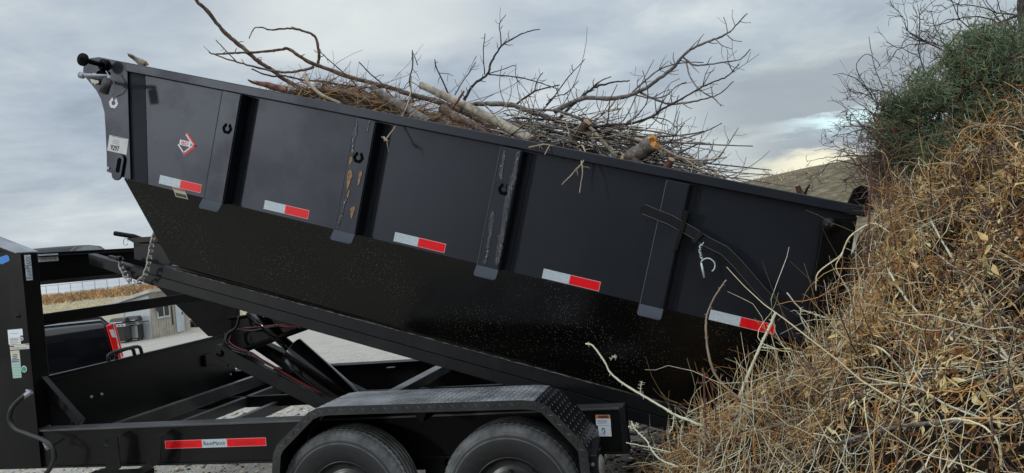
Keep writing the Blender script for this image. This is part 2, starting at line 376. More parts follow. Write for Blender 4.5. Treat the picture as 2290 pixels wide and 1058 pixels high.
# ------------------------------------------------------------------ ground and far terrain
def sst(x, a, b): x = min(max((x-a)/(b-a), 0), 1); return x*x*(3-2*x)
AZL, AZR = -45, 26
def bank_h(a):
    if a < 0: a += 360
    return float(np.interp(a, [95, 130, 165, 190, 215, 240, 265], [5.5, 6.5, 6.0, 4.6, 3.3, 2.9, 2.6]))
def terrain(x, y):
    r = math.hypot(x, y); a = math.degrees(math.atan2(x, y))
    left = -1.65*sst(r, 12, 40)*1.0 + (.45)*sst(r, 45, 150) - 26*sst(r, 156, 420)
    # gravel hill behind the far right end of the box
    top = 3.15+.062*(a-2)
    right = top*sst(r, 15, 36) + .4*sst(r, 38, 60) - 30*sst(r, 66, 400)
    f = sst(a, -20, -6)*(1-sst(a, 80, 120)) if a < 130 else 0
    z = left*(1-f)+right*f
    back = abs(a) > 95
    # banks behind the camera and to its right
    fb = sst(abs(a), 90, 120)
    z = z*(1-fb)+fb*(bank_h(a)*sst(r, 9, 26)-25*sst(r, 60, 300))
    if r > 12: z += .22*mnoise.noise(Vector((x*.09, y*.09, 0)))*sst(r, 14, 40)+.05*mnoise.noise(Vector((x*.5, y*.5, 3)))
    else: z += .012*mnoise.noise(Vector((x*1.3, y*1.3, 3)))
    return z
rs = list(np.concatenate([np.linspace(.5, 14, 28), np.geomspace(15, 45, 34), np.geomspace(47, 170, 40), np.geomspace(180, 1500, 14)]))
NA = 240; vs = [(0, 0, 0)]; fs = []
for i, r in enumerate(rs):
    for k in range(NA):
        a = 2*math.pi*k/NA; x, y = r*math.sin(a), r*math.cos(a); vs.append((x, y, terrain(x, y)))
for k in range(NA): fs.append((0, 1+(k+1) % NA, 1+k))
for i in range(len(rs)-1):
    for k in range(NA): b0 = 1+i*NA; b1 = b0+NA; fs.append((b0+k, b0+(k+1) % NA, b1+(k+1) % NA, b1+k))
def ground_fn(t, b, oc):
    n = t.noise(oc, .18, 5, .6); n2 = t.noise(oc, 2.2, 7, .65); n3 = t.noise(oc, 26, 5, .7)
    vo = t.new('ShaderNodeTexVoronoi'); vo.inputs['Scale'].default_value = 34; t.l.new(oc, vo.inputs['Vector'])
    stone = t.ramp(n3, [(.3, (.22, .16, .095)), (.5, (.42, .335, .215)), (.7, (.60, .50, .34))])
    stone = t.mix(.35, stone, vo.outputs['Color']); hs = t.new('ShaderNodeHueSaturation'); hs.inputs['Saturation'].default_value = .35; hs.inputs['Value'].default_value = .95; t.l.new(stone, hs.inputs['Color'])
    gravel = t.mix(.35, hs.outputs[0], t.ramp(n2, [(.3, (.26, .20, .12)), (.7, (.54, .44, .29))]))
    grass = t.ramp(n2, [(.3, (.20, .16, .09)), (.5, (.36, .30, .18)), (.7, (.48, .42, .28))])
    sx = t.new('ShaderNodeSeparateXYZ'); t.l.new(oc, sx.inputs[0])
    rr = t.m('SQRT', t.m('ADD', t.m('POWER', sx.outputs[0], 2.0), t.m('POWER', sx.outputs[1], 2.0)))
    far = t.m('MULTIPLY', t.ss(t.m('ADD', rr, t.m('MULTIPLY', n, 16.0)), 52, 62), t.m('SUBTRACT', 1.0, t.ss(sx.outputs[0], -3.0, 0.0)))
    c = t.mix(far, gravel, grass)
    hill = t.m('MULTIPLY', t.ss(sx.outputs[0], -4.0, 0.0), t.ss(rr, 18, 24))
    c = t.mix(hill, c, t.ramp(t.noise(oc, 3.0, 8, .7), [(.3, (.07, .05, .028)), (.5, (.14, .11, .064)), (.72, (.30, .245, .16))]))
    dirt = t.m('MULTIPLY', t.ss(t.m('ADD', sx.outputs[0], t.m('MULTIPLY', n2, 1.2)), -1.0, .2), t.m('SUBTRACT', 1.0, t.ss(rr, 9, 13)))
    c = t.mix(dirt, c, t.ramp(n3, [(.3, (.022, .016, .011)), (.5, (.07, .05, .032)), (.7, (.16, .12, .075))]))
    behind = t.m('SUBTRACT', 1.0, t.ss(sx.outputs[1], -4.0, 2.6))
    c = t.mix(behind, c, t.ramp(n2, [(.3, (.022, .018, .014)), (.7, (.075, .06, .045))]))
    t.l.new(c, b.inputs['Base Color'])
    t.l.new(t.bump(t.m('ADD', n3, t.m('MULTIPLY', vo.outputs['Distance'], .8)), .8, .02), b.inputs['Normal'])
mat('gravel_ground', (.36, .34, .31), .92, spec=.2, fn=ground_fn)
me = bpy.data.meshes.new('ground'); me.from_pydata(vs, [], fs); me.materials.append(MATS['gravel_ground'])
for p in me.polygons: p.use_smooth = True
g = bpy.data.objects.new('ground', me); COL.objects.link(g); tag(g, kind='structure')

# loose stones and chips on the ground in the strips that show under the trailer and beside its rear end
mat('stone_pale', (.42, .40, .36), .85, fn=vary((.5, .48, .43), (.26, .24, .21), 3)); mat('stone_dark', (.13, .11, .09), .85)
def pebbles(name, n, xr, yr, size, mats, label, zf=None):
    octv = np.array([(1, 0, 0), (-1, 0, 0), (0, 1, 0), (0, -1, 0), (0, 0, 1), (0, 0, -1)], float)
    quads = []
    cube = np.array([(x, y, z) for x in (-1, 1) for y in (-1, 1) for z in (-1, 1)], float)
    cf = np.array([(0, 1, 3, 2), (4, 6, 7, 5), (0, 4, 5, 1), (2, 3, 7, 6), (0, 2, 6, 4), (1, 5, 7, 3)])
    px = rng.uniform(*xr, n); py = rng.uniform(*yr, n); V = []; 
    s = rng.uniform(*size, n)[:, None]*rng.uniform(.5, 1.2, (n, 3))*np.array([1, 1, .6])
    th = rng.uniform(0, 6.28, n)
    pts = cube[None]*s[:, None, :]*rng.uniform(.55, 1.0, (n, 8, 1))
    c, s_ = np.cos(th)[:, None], np.sin(th)[:, None]
    X_ = pts[:, :, 0]*c-pts[:, :, 1]*s_+px[:, None]; Y_ = pts[:, :, 0]*s_+pts[:, :, 1]*c+py[:, None]
    zg = np.array([(terrain(a, b) if zf is None else zf(a, b)) for a, b in zip(px, py)])
    Z_ = pts[:, :, 2]+zg[:, None]+s[:, 2:3]*.5
    V = np.stack([X_, Y_, Z_], -1).reshape(-1, 3); FF = (cf[None]+(np.arange(n)*8)[:, None, None]).reshape(-1, 4)
    M = np.repeat(rng.integers(0, len(mats), n), 6)
    return tag(np_object(name, [(V, FF, M)], mats, smooth=True), label, kind='stuff')
pebbles('gravel', 5200, (-6.5, -1.0), (4.6, 9.5), (.006, .022), ['stone_pale', 'stone_pale', 'stone_dark', 'straw_pale'], 'loose pale gravel strewn over the yard under the trailer')
pebbles('leaf_litter', 3200, (-1.0, 1.2), (4.3, 8.2), (.006, .024), ['stone_dark', 'straw_brown', 'stem_dark', 'straw_pale', 'stone_dark'], 'dark soil with chips and leaf litter behind the trailer frame')

# ------------------------------------------------------------------ ridge grass, fence, field tufts
def tufts(n, pos, h, r, mix, K=4, spread=.5):
    base = pos; paths = np.zeros((n, K, 3)); d = rng.normal(0, spread, (n, 2)); hh = h*rng.uniform(.4, 1.2, n)
    for k in range(K):
        f = k/(K-1); paths[:, k, 0] = base[:, 0]+d[:, 0]*hh*f*f; paths[:, k, 1] = base[:, 1]+d[:, 1]*hh*f*f; paths[:, k, 2] = base[:, 2]+hh*f
    rad = np.linspace(1, .3, K)[None]*r*np.ones((n, 1))
    return stalks(paths, rad, rng.choice(len(mix), n, p=mix))
n = 9000; a = np.radians(rng.uniform(-50, -28, n)); r_ = rng.uniform(118, 156, n)
pos = np.stack([r_*np.sin(a), r_*np.cos(a), [terrain(x*np.sin(y), x*np.cos(y)) for x, y in zip(r_, a)]], -1)
tag(np_object('ridge_grass', [tufts(n, pos, .75, .05, [.30, .15, .55], spread=.7)], ['straw_gold', 'straw_orange', 'straw_brown']), 'tall golden dry grass along the ridge under the wire fence', kind='stuff')
n = 5000; a = np.radians(rng.uniform(-52, -26, n)); r_ = rng.uniform(50, 118, n)
pos = np.stack([r_*np.sin(a), r_*np.cos(a), [terrain(x*np.sin(y), x*np.cos(y)) for x, y in zip(r_, a)]], -1)
tag(np_object('field_grass', [tufts(n, pos, .22, .03, [.15, .75, .1], spread=1.0)], ['straw_gold', 'straw_pale', 'straw_brown']), 'short pale dry grass over the field below the ridge', kind='stuff')
n = 2600; a = np.radians(rng.uniform(-14, 22, n)); r_ = rng.uniform(30, 62, n)
pos = np.stack([r_*np.sin(a), r_*np.cos(a), [terrain(x*np.sin(y), x*np.cos(y)) for x, y in zip(r_, a)]], -1)
tag(np_object('hill_grass', [tufts(n, pos, .14, .01, [.5, .2, .3], spread=1.0)], ['straw_pale', 'straw_brown', 'straw_gold']), 'thin dry grass scattered on the gravel hill at right', kind='stuff')
fence = empty('wire_fence', (0, 0, 0)); fp = []
for i in range(16):
    p = PD(20+27.5*i, 640, 152); a = math.atan2(p.x, p.y); q = Vector((152*math.sin(a), 152*math.cos(a), 0)); q.z = terrain(q.x, q.y); fp.append(q)
fence.location = (fp[7].x, fp[7].y, fp[7].z); WM[fence.name] = Matrix.Translation(fence.location)
mat('fence_metal', (.10, .105, .11), .6)
for q in fp:
    m = MB(); m.tube([q-Vector((0, 0, .3)), q+Vector((0, 0, 2.1))], .035, 6); m.build('fence_post', 'fence_metal', fence)
m = MB()
for hgt, rr in ((2.1, .03), (1.4, .008), (.7, .008)):
    for i in range(len(fp)-1): m.tube([fp[i]+Vector((0, 0, hgt)), fp[i+1]+Vector((0, 0, hgt))], rr, 4)
m.build('fence_wire', 'fence_metal', fence)
tag(fence, 'thin wire fence with grey posts on the far ridge above the dry grass', 'fence')

# ------------------------------------------------------------------ shed with grills, far yard
gz = terrain(*PD(343, 757, 40).xy)
mat('siding_tan', (.42, .37, .30), .7, fn=lambda t, b, oc: t.l.new(t.mix(t.ss(t.noise(oc, 2.5, 5, .6), .3, .7), (.46, .41, .34), (.34, .30, .24)), b.inputs['Base Color']))
mat('siding_white', (.52, .56, .58), .6, fn=vary((.58, .62, .64), (.46, .49, .5), 1.0)); mat('panel_cream', (.55, .53, .42), .6)
mat('roof_pale', (.5, .48, .42), .7, fn=vary((.56, .54, .48), (.40, .38, .33), 1.5)); mat('shed_glass', (.03, .035, .04), .08)
mat('dark_trim', (.03, .03, .03), .5); mat('stainless', (.6, .6, .6), .3, metal=.8); mat('grill_black', (.02, .02, .022), .35)
c0 = G(343, 757, gz); c1 = c0+Vector((0, 6.2, 0)); cl = c0+Vector((-5.2, .4, 0))
SE = PX(426, 730, c0.x).y; SM_ = (c0.y+SE)/2; print('shed', c0, SE); shed = empty('shed', c0); top = 2.25
pl_ = P(250, 684, c0.y); pc_ = P(343, 656, c0.y); top = pc_.z-gz; zl_ = pl_.z; xl_ = pl_.x
m = MB(); m.slab([(xl_, c0.y, gz-.2), (c0.x, c0.y, gz-.2), (c0.x, c0.y, gz+top), (xl_, c0.y, zl_)], (0, SE-c0.y, 0))
for i in range(int((SE-c0.y-.1)/.2)): y = c0.y+.1+i*.2; m.box(c0.x-.002, c0.x+.018, y-.018, y+.018, gz-.1, gz+top-.02)
m.build('wall', 'siding_tan', shed)
m = MB(); m.slab([(xl_-.02, c0.y-.03, gz-.2), (c0.x-.05, c0.y-.03, gz-.2), (c0.x-.05, c0.y-.03, gz+top-.04), (xl_-.02, c0.y-.03, zl_-.02)], (0, .028, 0)); m.build('front_wall', 'siding_white', shed)
m = MB(); m.box(c0.x-3.0, c0.x-1.55, c0.y-.07, c0.y-.032, gz+1.1, gz+1.75); m.build('shutter', 'panel_cream', shed)
k_ = (gz+top-zl_)/(c0.x-xl_); m = MB(); m.slab([(xl_-.4, c0.y-.35, zl_-.4*k_+.01), (c0.x+.3, c0.y-.35, gz+top+.3*k_+.01), (c0.x+.3, SE+.4, gz+top+.3*k_+.01), (xl_-.4, SE+.4, zl_-.4*k_+.01)], (0, 0, .16)); m.build('roof', 'roof_pale', shed)
def on_shed(px, py): return PX(px, py, c0.x)
q0 = PX(354, 700, c0.x); q1 = PX(375, 700, c0.x)
m = MB(); y0, y1 = PX(353, 715, c0.x).y, PX(376, 708, c0.x).y
m.box(c0.x+.02, c0.x+.07, y0-.07, y1+.07, gz+.95, gz+2.0); wf = m.build('window', 'siding_white', shed)
m = MB(); m.box(c0.x+.07, c0.x+.085, y0, y1, gz+1.05, gz+1.93); m.build('pane', 'shed_glass', wf)
m = MB(); m.box(c0.x+.085, c0.x+.10, (y0+y1)/2-.03, (y0+y1)/2+.03, gz+1.05, gz+1.93); m.build('mullion', 'siding_white', wf)
y0, y1 = PX(393, 720, c0.x).y, PX(409, 715, c0.x).y
m = MB(); m.box(c0.x+.02, c0.x+.06, y0, y1, gz+.05, gz+2.02); dr = m.build('door', 'siding_white', shed)
m = MB(); m.box(c0.x+.06, c0.x+.10, y1-.14, y1-.08, gz+.95, gz+1.1); m.build('handle', 'dark_trim', dr)
m = MB(); m.box(c0.x+.02, c0.x+.05, PX(384, 715, c0.x).y, PX(386, 715, c0.x).y, gz+.5, gz+1.5); m.build('wall_bracket', 'dark_trim', shed)
m = MB(); m.lathe([(.0, -.03), (.16, -.03), (.2, 0), (.16, .04), (0, .04)], (0, 0, 0), 'y', 16)
m.v = [(c0.x+.1+p[1], c0.y+.5+p[0], gz+1.5+p[2]) for p in m.v]; m.build('hose_reel', 'dark_trim', shed)
tag(shed, 'small tan sided shed with a white front and pale roof down in the yard', 'shed')
def grill(px, py, wd, mat_door, label):
    b = G(px, py, gz); th = 0.25
    root = empty('barbecue_grill', b); M = Matrix.Translation(b) @ Matrix.Rotation(th, 4, 'Z')
    m = MB(); m.box(-wd/2, wd/2, -.28, .28, .1, .82, M); m.build('cabinet', 'grill_black', root, .01)
    m = MB(); m.box(-wd/2-.02, wd/2+.02, -.3, .3, .82, .96, M); cpn = m.build('control_panel', 'stainless', root, .01)
    for i in range(4):
        m = MB(); x = -wd/2+.14+i*(wd-.28)/3; m.tube([M @ Vector((x, -.30, .89)), M @ Vector((x, -.34, .89))], .028, 8); m.build('knob', 'dark_trim', cpn)
    m = MB(); pts = [(-.3, .96), (-.3, 1.06), (-.16, 1.22), (.12, 1.25), (.28, 1.1), (.28, .96)]
    m.slab([M @ Vector((-wd/2, a_, z_)) for a_, z_ in pts], M.to_3x3() @ Vector((wd, 0, 0))); lid = m.build('lid', 'grill_black', root, .015)
    m = MB(); m.tube([M @ Vector((-wd/2+.1, -.33, 1.05)), M @ Vector((wd/2-.1, -.33, 1.05))], .018, 6); m.build('handle', 'stainless', lid)
    for s in (-1, 1):
        m = MB(); m.box(min(s*wd/2, s*(wd/2+.33)), max(s*wd/2, s*(wd/2+.33)), -.25, .25, .9, .94, M); m.build('side_shelf', 'grill_black', root)
    m = MB(); m.box(-wd/2+.04, -.01, -.3, -.285, .16, .78, M); m.build('door', mat_door, root)
    m = MB(); m.box(.01, wd/2-.04, -.3, -.285, .16, .78, M); m.build('door', mat_door, root)
    for sx_ in (-1, 1):
        for sy in (-1, 1):
            m = MB(); m.lathe([(.0, -.02), (.05, -.02), (.05, .02), (0, .02)], (0, 0, 0), 'y', 10); m.v = [tuple(M @ (Vector(p)+Vector((sx_*(wd/2-.08), sy*.2, .05)))) for p in m.v]; m.build('wheel', 'dark_trim', root)
    tag(root, label, 'grill', 'gas grills standing by the shed')
grill(272, 767, .78, 'grill_black', 'black gas grill with a row of knobs, nearer of the two by the shed')
grill(302, 762, .70, 'stainless', 'gas grill with steel doors and side shelf, farther of the two by the shed')
# junk beside shed
jb = G(432, 733, gz); m = MB()
for i in range(7):
    a = Vector((random.uniform(-.5, .5), random.uniform(-.4, .4), .1)); m.bar(jb+a, jb+a+Vector((random.uniform(-.5, .5), random.uniform(-.3, .3), random.uniform(.3, .7))), .25, .2)
tag(m.build('scrap_heap', 'dark_trim', bevel=.03), 'dark heap of yard scrap at the far corner of the shed', 'scrap')
# weed clump in the field
for px_, py_ in ((279, 652),):
    b = PD(px_, py_, 60); b.z = terrain(b.x, b.y); n = 500
    pos = np.stack([b.x+rng.normal(0, .9, n), b.y+rng.normal(0, .6, n), np.full(n, b.z)], -1)
    tag(np_object('weed_clump', [tufts(n, pos, .8, .03, [.5, .5], spread=.7)], ['straw_pale', 'straw_gold']), 'pale yellow weed clump in the field beyond the shed roof', 'plant')

# ------------------------------------------------------------------ parked vehicle behind the gooseneck
mat('car_black', (.006, .006, .008), .08, spec=.6, coat=1, coat_r=.03, fn=lambda t, b, oc: t.l.new(t.bump(t.noise(oc, 1.2, 2), .1, .02), b.inputs['Normal']))
mat('car_glass', (.008, .01, .012), .04); mat('lamp_red', (.70, .01, .012), .12, coat=1); mat('lamp_clear', (.6, .5, .5), .1, coat=1); mat('chrome', (.75, .75, .76), .12, metal=1)
YS = 8.2; xr = -7.03
suv = empty('parked_pickup', (-9.4, YS+.95, 0))
prof = [(xr-.02, .42), (xr+.05, .62), (xr+.02, 1.12), (xr-.05, 1.21), (xr-1.85, 1.23), (xr-1.98, 1.86), (xr-2.3, 1.92), (xr-3.3, 1.9), (xr-4.1, 1.3), (xr-5.3, 1.16), (xr-5.55, .95), (xr-5.55, .45), (xr-5.0, .38), (xr-.6, .38)]
ys = [(0.0, 0, .0), (.06, 0, .0)]
bm_ = MB(); n = len(prof); rings = []
def inset(z): return .04+.22*max(0, (z-1.25)/.9)
vsb = []
for k, (yy, e) in enumerate(((YS, 1), (YS+1.9, -1))):
    for (x, z) in prof: vsb.append((x, yy+e*inset(z), z))
cxp = sum(p[0] for p in prof)/n
bm_.add(vsb, [tuple(range(n)), tuple(range(2*n-1, n-1, -1))]+[(i, (i+1) % n, (i+1) % n+n, i+n) for i in range(n)])
body = bm_.build('body', 'car_black', suv, .07)
for f_ in body.data.polygons: f_.use_smooth = True
def side(x, z, d=0): return Vector((x, YS+inset(z)-.004-d, z))
for (a, b) in ((xr-2.1, xr-2.75), (xr-2.85, xr-3.7)):
    m = MB(); t1 = 1.82; m.slab([side(a, 1.32), side(b, 1.32), side(b+(.0 if b > xr-3 else .35), t1), side(a, t1)], (0, -.006, 0)); m.build('side_window', 'car_glass', suv)
m = MB(); m.slab([Vector((xr+.07, YS+.02, .72)), Vector((xr+.0, YS+.016, .74)), Vector((xr-.065, YS+.02, 1.13)), Vector((xr+.0, YS+.03, 1.15))], (0, -.03, 0)); m.slab([Vector((xr+.075, YS+.0, .74)), Vector((xr+.075, YS+.2, .74)), Vector((xr+.02, YS+.2, 1.15)), Vector((xr+.02, YS+.0, 1.15))], (.02, 0, 0)); tl = m.build('tail_light', 'lamp_red', suv, .01)
m = MB(); m.slab([Vector((xr+.03, YS-.013, .98)), Vector((xr-.01, YS-.013, .99)), Vector((xr-.035, YS-.013, 1.08)), Vector((xr+.01, YS-.013, 1.08))], (0, -.006, 0)); m.build('reverse_lamp', 'lamp_clear', tl)
m = MB(); m.slab([side(xr-.02, 1.15, .004), side(xr-.10, 1.245, .004), side(xr-1.8, 1.26, .004), side(xr-1.8, 1.235, .004), side(xr-.12, 1.21, .004), side(xr-.05, 1.14, .004)], (0, .05, 0)); m.build('bed_cap', 'chrome', suv, .004)
m = MB(); m.box(xr-.1, xr+.14, YS+.02, YS+1.88, .42, .68); m.build('rear_bumper', 'gloss_black', suv, .03)
for xw in (xr-1.2, xr-4.6):
    for yw in (YS-.01, YS+1.68):
        wh = MB(); wh.lathe([(.0, .0), (.24, .0), (.26, .02), (.26, .2), (0, .2)], (xw, yw, .38), 'y', 24); wo = wh.build('wheel', 'chain_steel', suv)
        m = MB(); m.smooth = True; m.lathe([(.25, -.01), (.37, 0), (.385, .03), (.385, .2), (.37, .23), (.25, .24)], (xw, yw, .38), 'y', 40); m.build('tyre', 'tyre_rubber', wo)
piv = Vector((xr, YS, 0)); off = suv.location-piv; suv.rotation_euler.z = R(44); suv.location = piv+Matrix.Rotation(R(44), 3, 'Z') @ off
tag(suv, 'glossy black pickup with a tall red tail light parked behind the trailer neck', 'pickup')

# ------------------------------------------------------------------ THE TRAILER
TR = empty('dump_trailer', (-2.6, 5.67, 0))
tag(TR, 'black tandem axle dump trailer with its bed raised, emptying a load of branches', 'trailer')
TH = R(17.6); O = Vector((-3.655, 4.62, 3.081)); ct, st = math.cos(TH), math.sin(TH)
def B(u, y, w_): return Vector((O.x+u*ct+w_*st, y, O.z-u*st+w_*ct))      # box frame: u along the rim, w up
def BP(px, py, Y):                                                        # pixel -> (u, w) on the side plane
    p = P(px, py, Y); a = p.x-O.x; b = p.z-O.z; return (a*ct-b*st, a*st+b*ct)
YB, YF = 4.62, 6.72; YC = (YB+YF)/2
mb = MB(); mb.cur = 0
FO = -.733
# near and far upper walls, tailgate, front wall
mb.slab([B(.13, YB, 0), B(4.56, YB, 0), B(4.56, YB, FO-.012), B(.30, YB, FO)], (0, .012, 0))
mb.slab([B(.03, YF, 0), B(4.56, YF, 0), B(4.56, YF, FO), B(.16, YF, FO)], (0, -.012, 0))
mb.slab([B(.04, YB+.013, 0), B(.04, YF-.013, 0), B(.15, YF-.013, FO), B(.15, YB+.013, FO)], B(.012, 0, 0)-B(0, 0, 0))
mb.cur = 1
Bt = -1.27; YL = 4.83; YL2 = YF-(YL-YB)
mb.slab([B(.12, YB, FO), B(4.56, YB, FO-.012), B(4.52, YL, Bt-.03), B(.43, YL, Bt+.02)], (0, .012, .004))
mb.slab([B(.12, YF, FO), B(4.56, YF, FO), B(4.52, YL2, Bt-.03), B(.43, YL2, Bt+.02)], (0, -.012, .004))
mb.slab([B(.12, YB+.002, FO), B(.12, YF-.002, FO), B(.43, YL2-.002, Bt+.02), B(.43, YL+.002, Bt+.02)], B(.012, 0, .006)-B(0, 0, 0))
mb.slab([B(.43, YL, Bt), B(4.52, YL, Bt-.03), B(4.52, YL2, Bt-.03), B(.43, YL2, Bt)], (0, 0, .012))
DB = mb.build('dump_bed', ['panel_black', 'lower_black'], TR)
# tailgate
mb = MB(); mb.slab([B(4.50, YB+.02, -.03), B(4.50, YF-.02, -.03), B(4.48, YF-.25, Bt), B(4.48, YL+.02, Bt)], B(.03, 0, 0)-B(0, 0, 0)); mb.build('tailgate', 'dull_black', DB)
# rims
for y0, y1 in ((4.553, 4.623), (YF-.003, YF+.067)):
    mb = MB(); mb.slab([B(.03, y0, .012), B(4.60, y0, .022), B(4.60, y0, -.032), B(.045, y0, -.046)], (0, y1-y0, 0)); mb.build('top_rail', 'post_black', DB, .006)
mb = MB(); mb.slab([B(-.01, 4.62, .01), B(.06, 4.62, .01), B(.08, 4.62, -.08), B(.01, 4.62, -.08)], (0, YF-4.62, 0)); mb.build('front_rail', 'post_black', DB, .005)
# front ear plate (near) with hanging slot and its far twin
ear = [(-.188, .012), (.022, .012), (.048, -.05), (.208, -.722), (.13, -.722), (.018, -.708), (0, -.62), (-.03, -.50), (-.046, -.44), (-.075, -.335), (-.118, -.255), (-.165, -.205), (-.214, -.170), (-.278, -.128), (-.292, -.10), (-.297, -.032), (-.25, -.005)]
for yy, tt in ((4.575, .010), (YF+.03, .010)):
    mb = MB(); mb.slab([B(u, yy, w_) for u, w_ in ear], (0, tt, 0)); mb.build('corner_plate', 'post_black', DB, .002)
mb = MB(); mb.slab([B(.02, 4.5855, -.040), B(.146, 4.6175, -.040), B(.308, 4.6175, -.732), B(.18, 4.5855, -.732)], (0, .004, 0)); mb.build('corner_post', 'panel_black', DB)
# slotted lug at the foot of the ear plate
def capsule(cx_, cw, hu, hw, y, n_=8):
    pts = []
    for k in range(n_+1): a = math.pi*k/n_; pts.append((cx_+hu*math.cos(a), cw+hw+hu*math.sin(a)))
    for k in range(n_+1): a = math.pi+math.pi*k/n_; pts.append((cx_+hu*math.cos(a), cw-hw+hu*math.sin(a)))
    return [B(u, y, w_) for u, w_ in pts]
cu, cw = BP(268, 370, 4.57)
mb = MB(); mb.slab(capsule(cu-.005, cw-.012, .038, .05, 4.572), (0, -.014, 0)); mb.build('lug', 'post_black', DB, .003)
mb = MB(); mb.slab(capsule(cu, cw, .014, .035, 4.557), (0, -.0015, 0)); mb.build('lug_slot', 'hole_black', DB)
# stake posts
def hook_mark(u, w_, y, s, mname, parent, name='hook_emblem'):
    mb = MB(); n_ = 6; outer = []; inner = []
    ang0 = math.radians(90+38)
    k = 25; 
    for i in range(k):
        a = math.radians(90+17+ (326)*i/(k-1))
        # hexagonal outside, round inside
        ha = (a % (math.pi/3))-math.pi/6; ro = s*math.cos(math.pi/6)/math.cos(ha)
        outer.append((u+ro*math.cos(a), w_+ro*math.sin(a))); inner.append((u+s*.40*math.cos(a), w_+s*.40*math.sin(a)))
    for i in range(k-1):
        mb.slab([B(outer[i][0], y, outer[i][1]), B(outer[i+1][0], y, outer[i+1][1]), B(inner[i+1][0], y, inner[i+1][1]), B(inner[i][0], y, inner[i][1])], (0, -.0012, 0))
    return mb.build(name, mname, parent)
posts = [(.796, .925), (1.710, 1.838), (2.624, 2.745), (3.572, 3.692)]
PY = 4.520
for i, (a, b) in enumerate(posts):
    mb = MB(); lo = FO-(.0 if i < 2 else .008)
    mb.slab([B(a, PY, -.046), B(b, PY, -.046), B(b+.008, PY, lo), B(a+.004, PY, lo)], (0, .006, 0))
    mb.slab([B(b, PY+.0065, -.046), B(b+.006, PY+.0065, -.046), B(b+.014, PY+.0065, lo), B(b+.008, PY+.0065, lo)], (0, .0935, 0))
    mb.slab([B(a, PY+.0065, -.046), B(a+.006, PY+.0065, -.046), B(a+.010, PY+.0065, lo), B(a+.004, PY+.0065, lo)], (0, .0935, 0))
    mb.slab([B(b+.0145, YB-.001, -.046), B(b+.045, YB-.001, -.046), B(b+.048, YB-.001, lo), B(b+.0225, YB-.001, lo)], (0, -.004, 0))
    po = mb.build('stake_post', 'post_black' , DB, .003)
    mb = MB(); mb.tube([B(a-.001, PY-.0005, -.048), B(a+.002, PY-.0005, lo+.002)], .0026, 6); mb.build('edge_highlight', 'highlight_pale', DB)  # added pale tube paints a highlight along the post's left edge
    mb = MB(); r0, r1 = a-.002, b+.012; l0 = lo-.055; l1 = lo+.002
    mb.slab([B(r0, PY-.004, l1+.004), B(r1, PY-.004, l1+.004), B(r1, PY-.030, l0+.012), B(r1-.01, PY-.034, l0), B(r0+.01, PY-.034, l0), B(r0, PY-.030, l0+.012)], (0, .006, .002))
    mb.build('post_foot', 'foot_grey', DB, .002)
for u, w_, m_, y in ((.876, -.270, 'hole_black', PY-.0006), (1.776, -.276, 'hole_black', PY-.0006), (2.690, -.280, 'hole_black', PY-.0006), (-.016, -.262, 'logo_white', 4.574)):
    hook_mark(u, w_, y, .037, m_, DB)
# peeled paint on the second and third posts
def blob(mb, u, w_, a, b, y, tail=0, rough=.18, n_=18, th=.0012):
    pts = []
    for k in range(n_):
        t_ = 2*math.pi*k/n_; rr = 1+random.uniform(-rough, rough); s_ = math.sin(t_)
        bb = b*(1+tail) if s_ < 0 else b
        aa = a*(1-(.55*abs(s_) if s_ < 0 and tail else 0)); pts.append(B(u+aa*math.cos(t_)*rr, y, w_+bb*s_*rr))
    mb.slab(pts, (0, -th, 0))
for px_, py_, a, b, tl_ in ((785, 358, .011, .02, .2), (783, 392, .017, .03, 1.8), (806, 390, .011, .022, 2.4), (789, 470, .014, .024, 1.2), (780, 432, .006, .02, .5)):
    mb = MB(); u, w_ = BP(px_, py_, PY); blob(mb, u, w_, a, b, PY-.0025, tl_); mb.build('rust_patch', 'bare_rust', DB)
for (x0, y0, x1, y1, a, nn) in ((798, 275, 786, 340, .012, 9), (776, 440, 757, 505, .008, 9), (826, 275, 822, 290, .006, 3), (1128, 345, 1120, 395, .009, 7), (1158, 345, 1150, 400, .012, 8), (1146, 400, 1128, 480, .017, 9), (1130, 480, 1112, 585, .016, 14), (1102, 480, 1086, 585, .012, 10)):
    mb = MB()
    for k in range(nn):
        f_ = k/(nn-1); u, w_ = BP(x0+(x1-x0)*f_, y0+(y1-y0)*f_, PY); blob(mb, u+random.uniform(-.002, .002), w_, a*random.uniform(.7, 1.2), .018, PY-.0012-.00012*k, 0, .35)
    mb.build('paint_blister', 'crackled_paint', DB)
# reflective tape pieces, white half then red half
for i, (u0, u1, wt) in enumerate(((.387, .702, -.655), (1.163, 1.476, -.659), (2.056, 2.386, -.668), (2.991, 3.328, -.678), (3.947, 4.295, -.688))):
    mid = u0+(u1-u0)*(.47 if i else .5); y = YB-.001; e = .004; h_ = .056
    mb = MB(); mb.cur = 0; mb.slab([B(u0, y, wt), B(mid, y, wt), B(mid, y, wt-h_), B(u0, y, wt-h_)], (0, -.0012, 0))
    mb.cur = 2; mb.slab([B(mid, y, wt), B(u1, y, wt), B(u1, y, wt-h_), B(mid, y, wt-h_)], (0, -.0010, 0))
    mb.cur = 1; mb.slab([B(mid+e*.5, y-.0011, wt-e), B(u1-e, y-.0011, wt-e), B(u1-e, y-.0011, wt-h_+e), B(mid+e*.5, y-.0011, wt-h_+e)], (0, -.0006, 0))
    mb.build('reflective_tape', ['tape_white', 'tape_red', 'tape_edge'], DB)
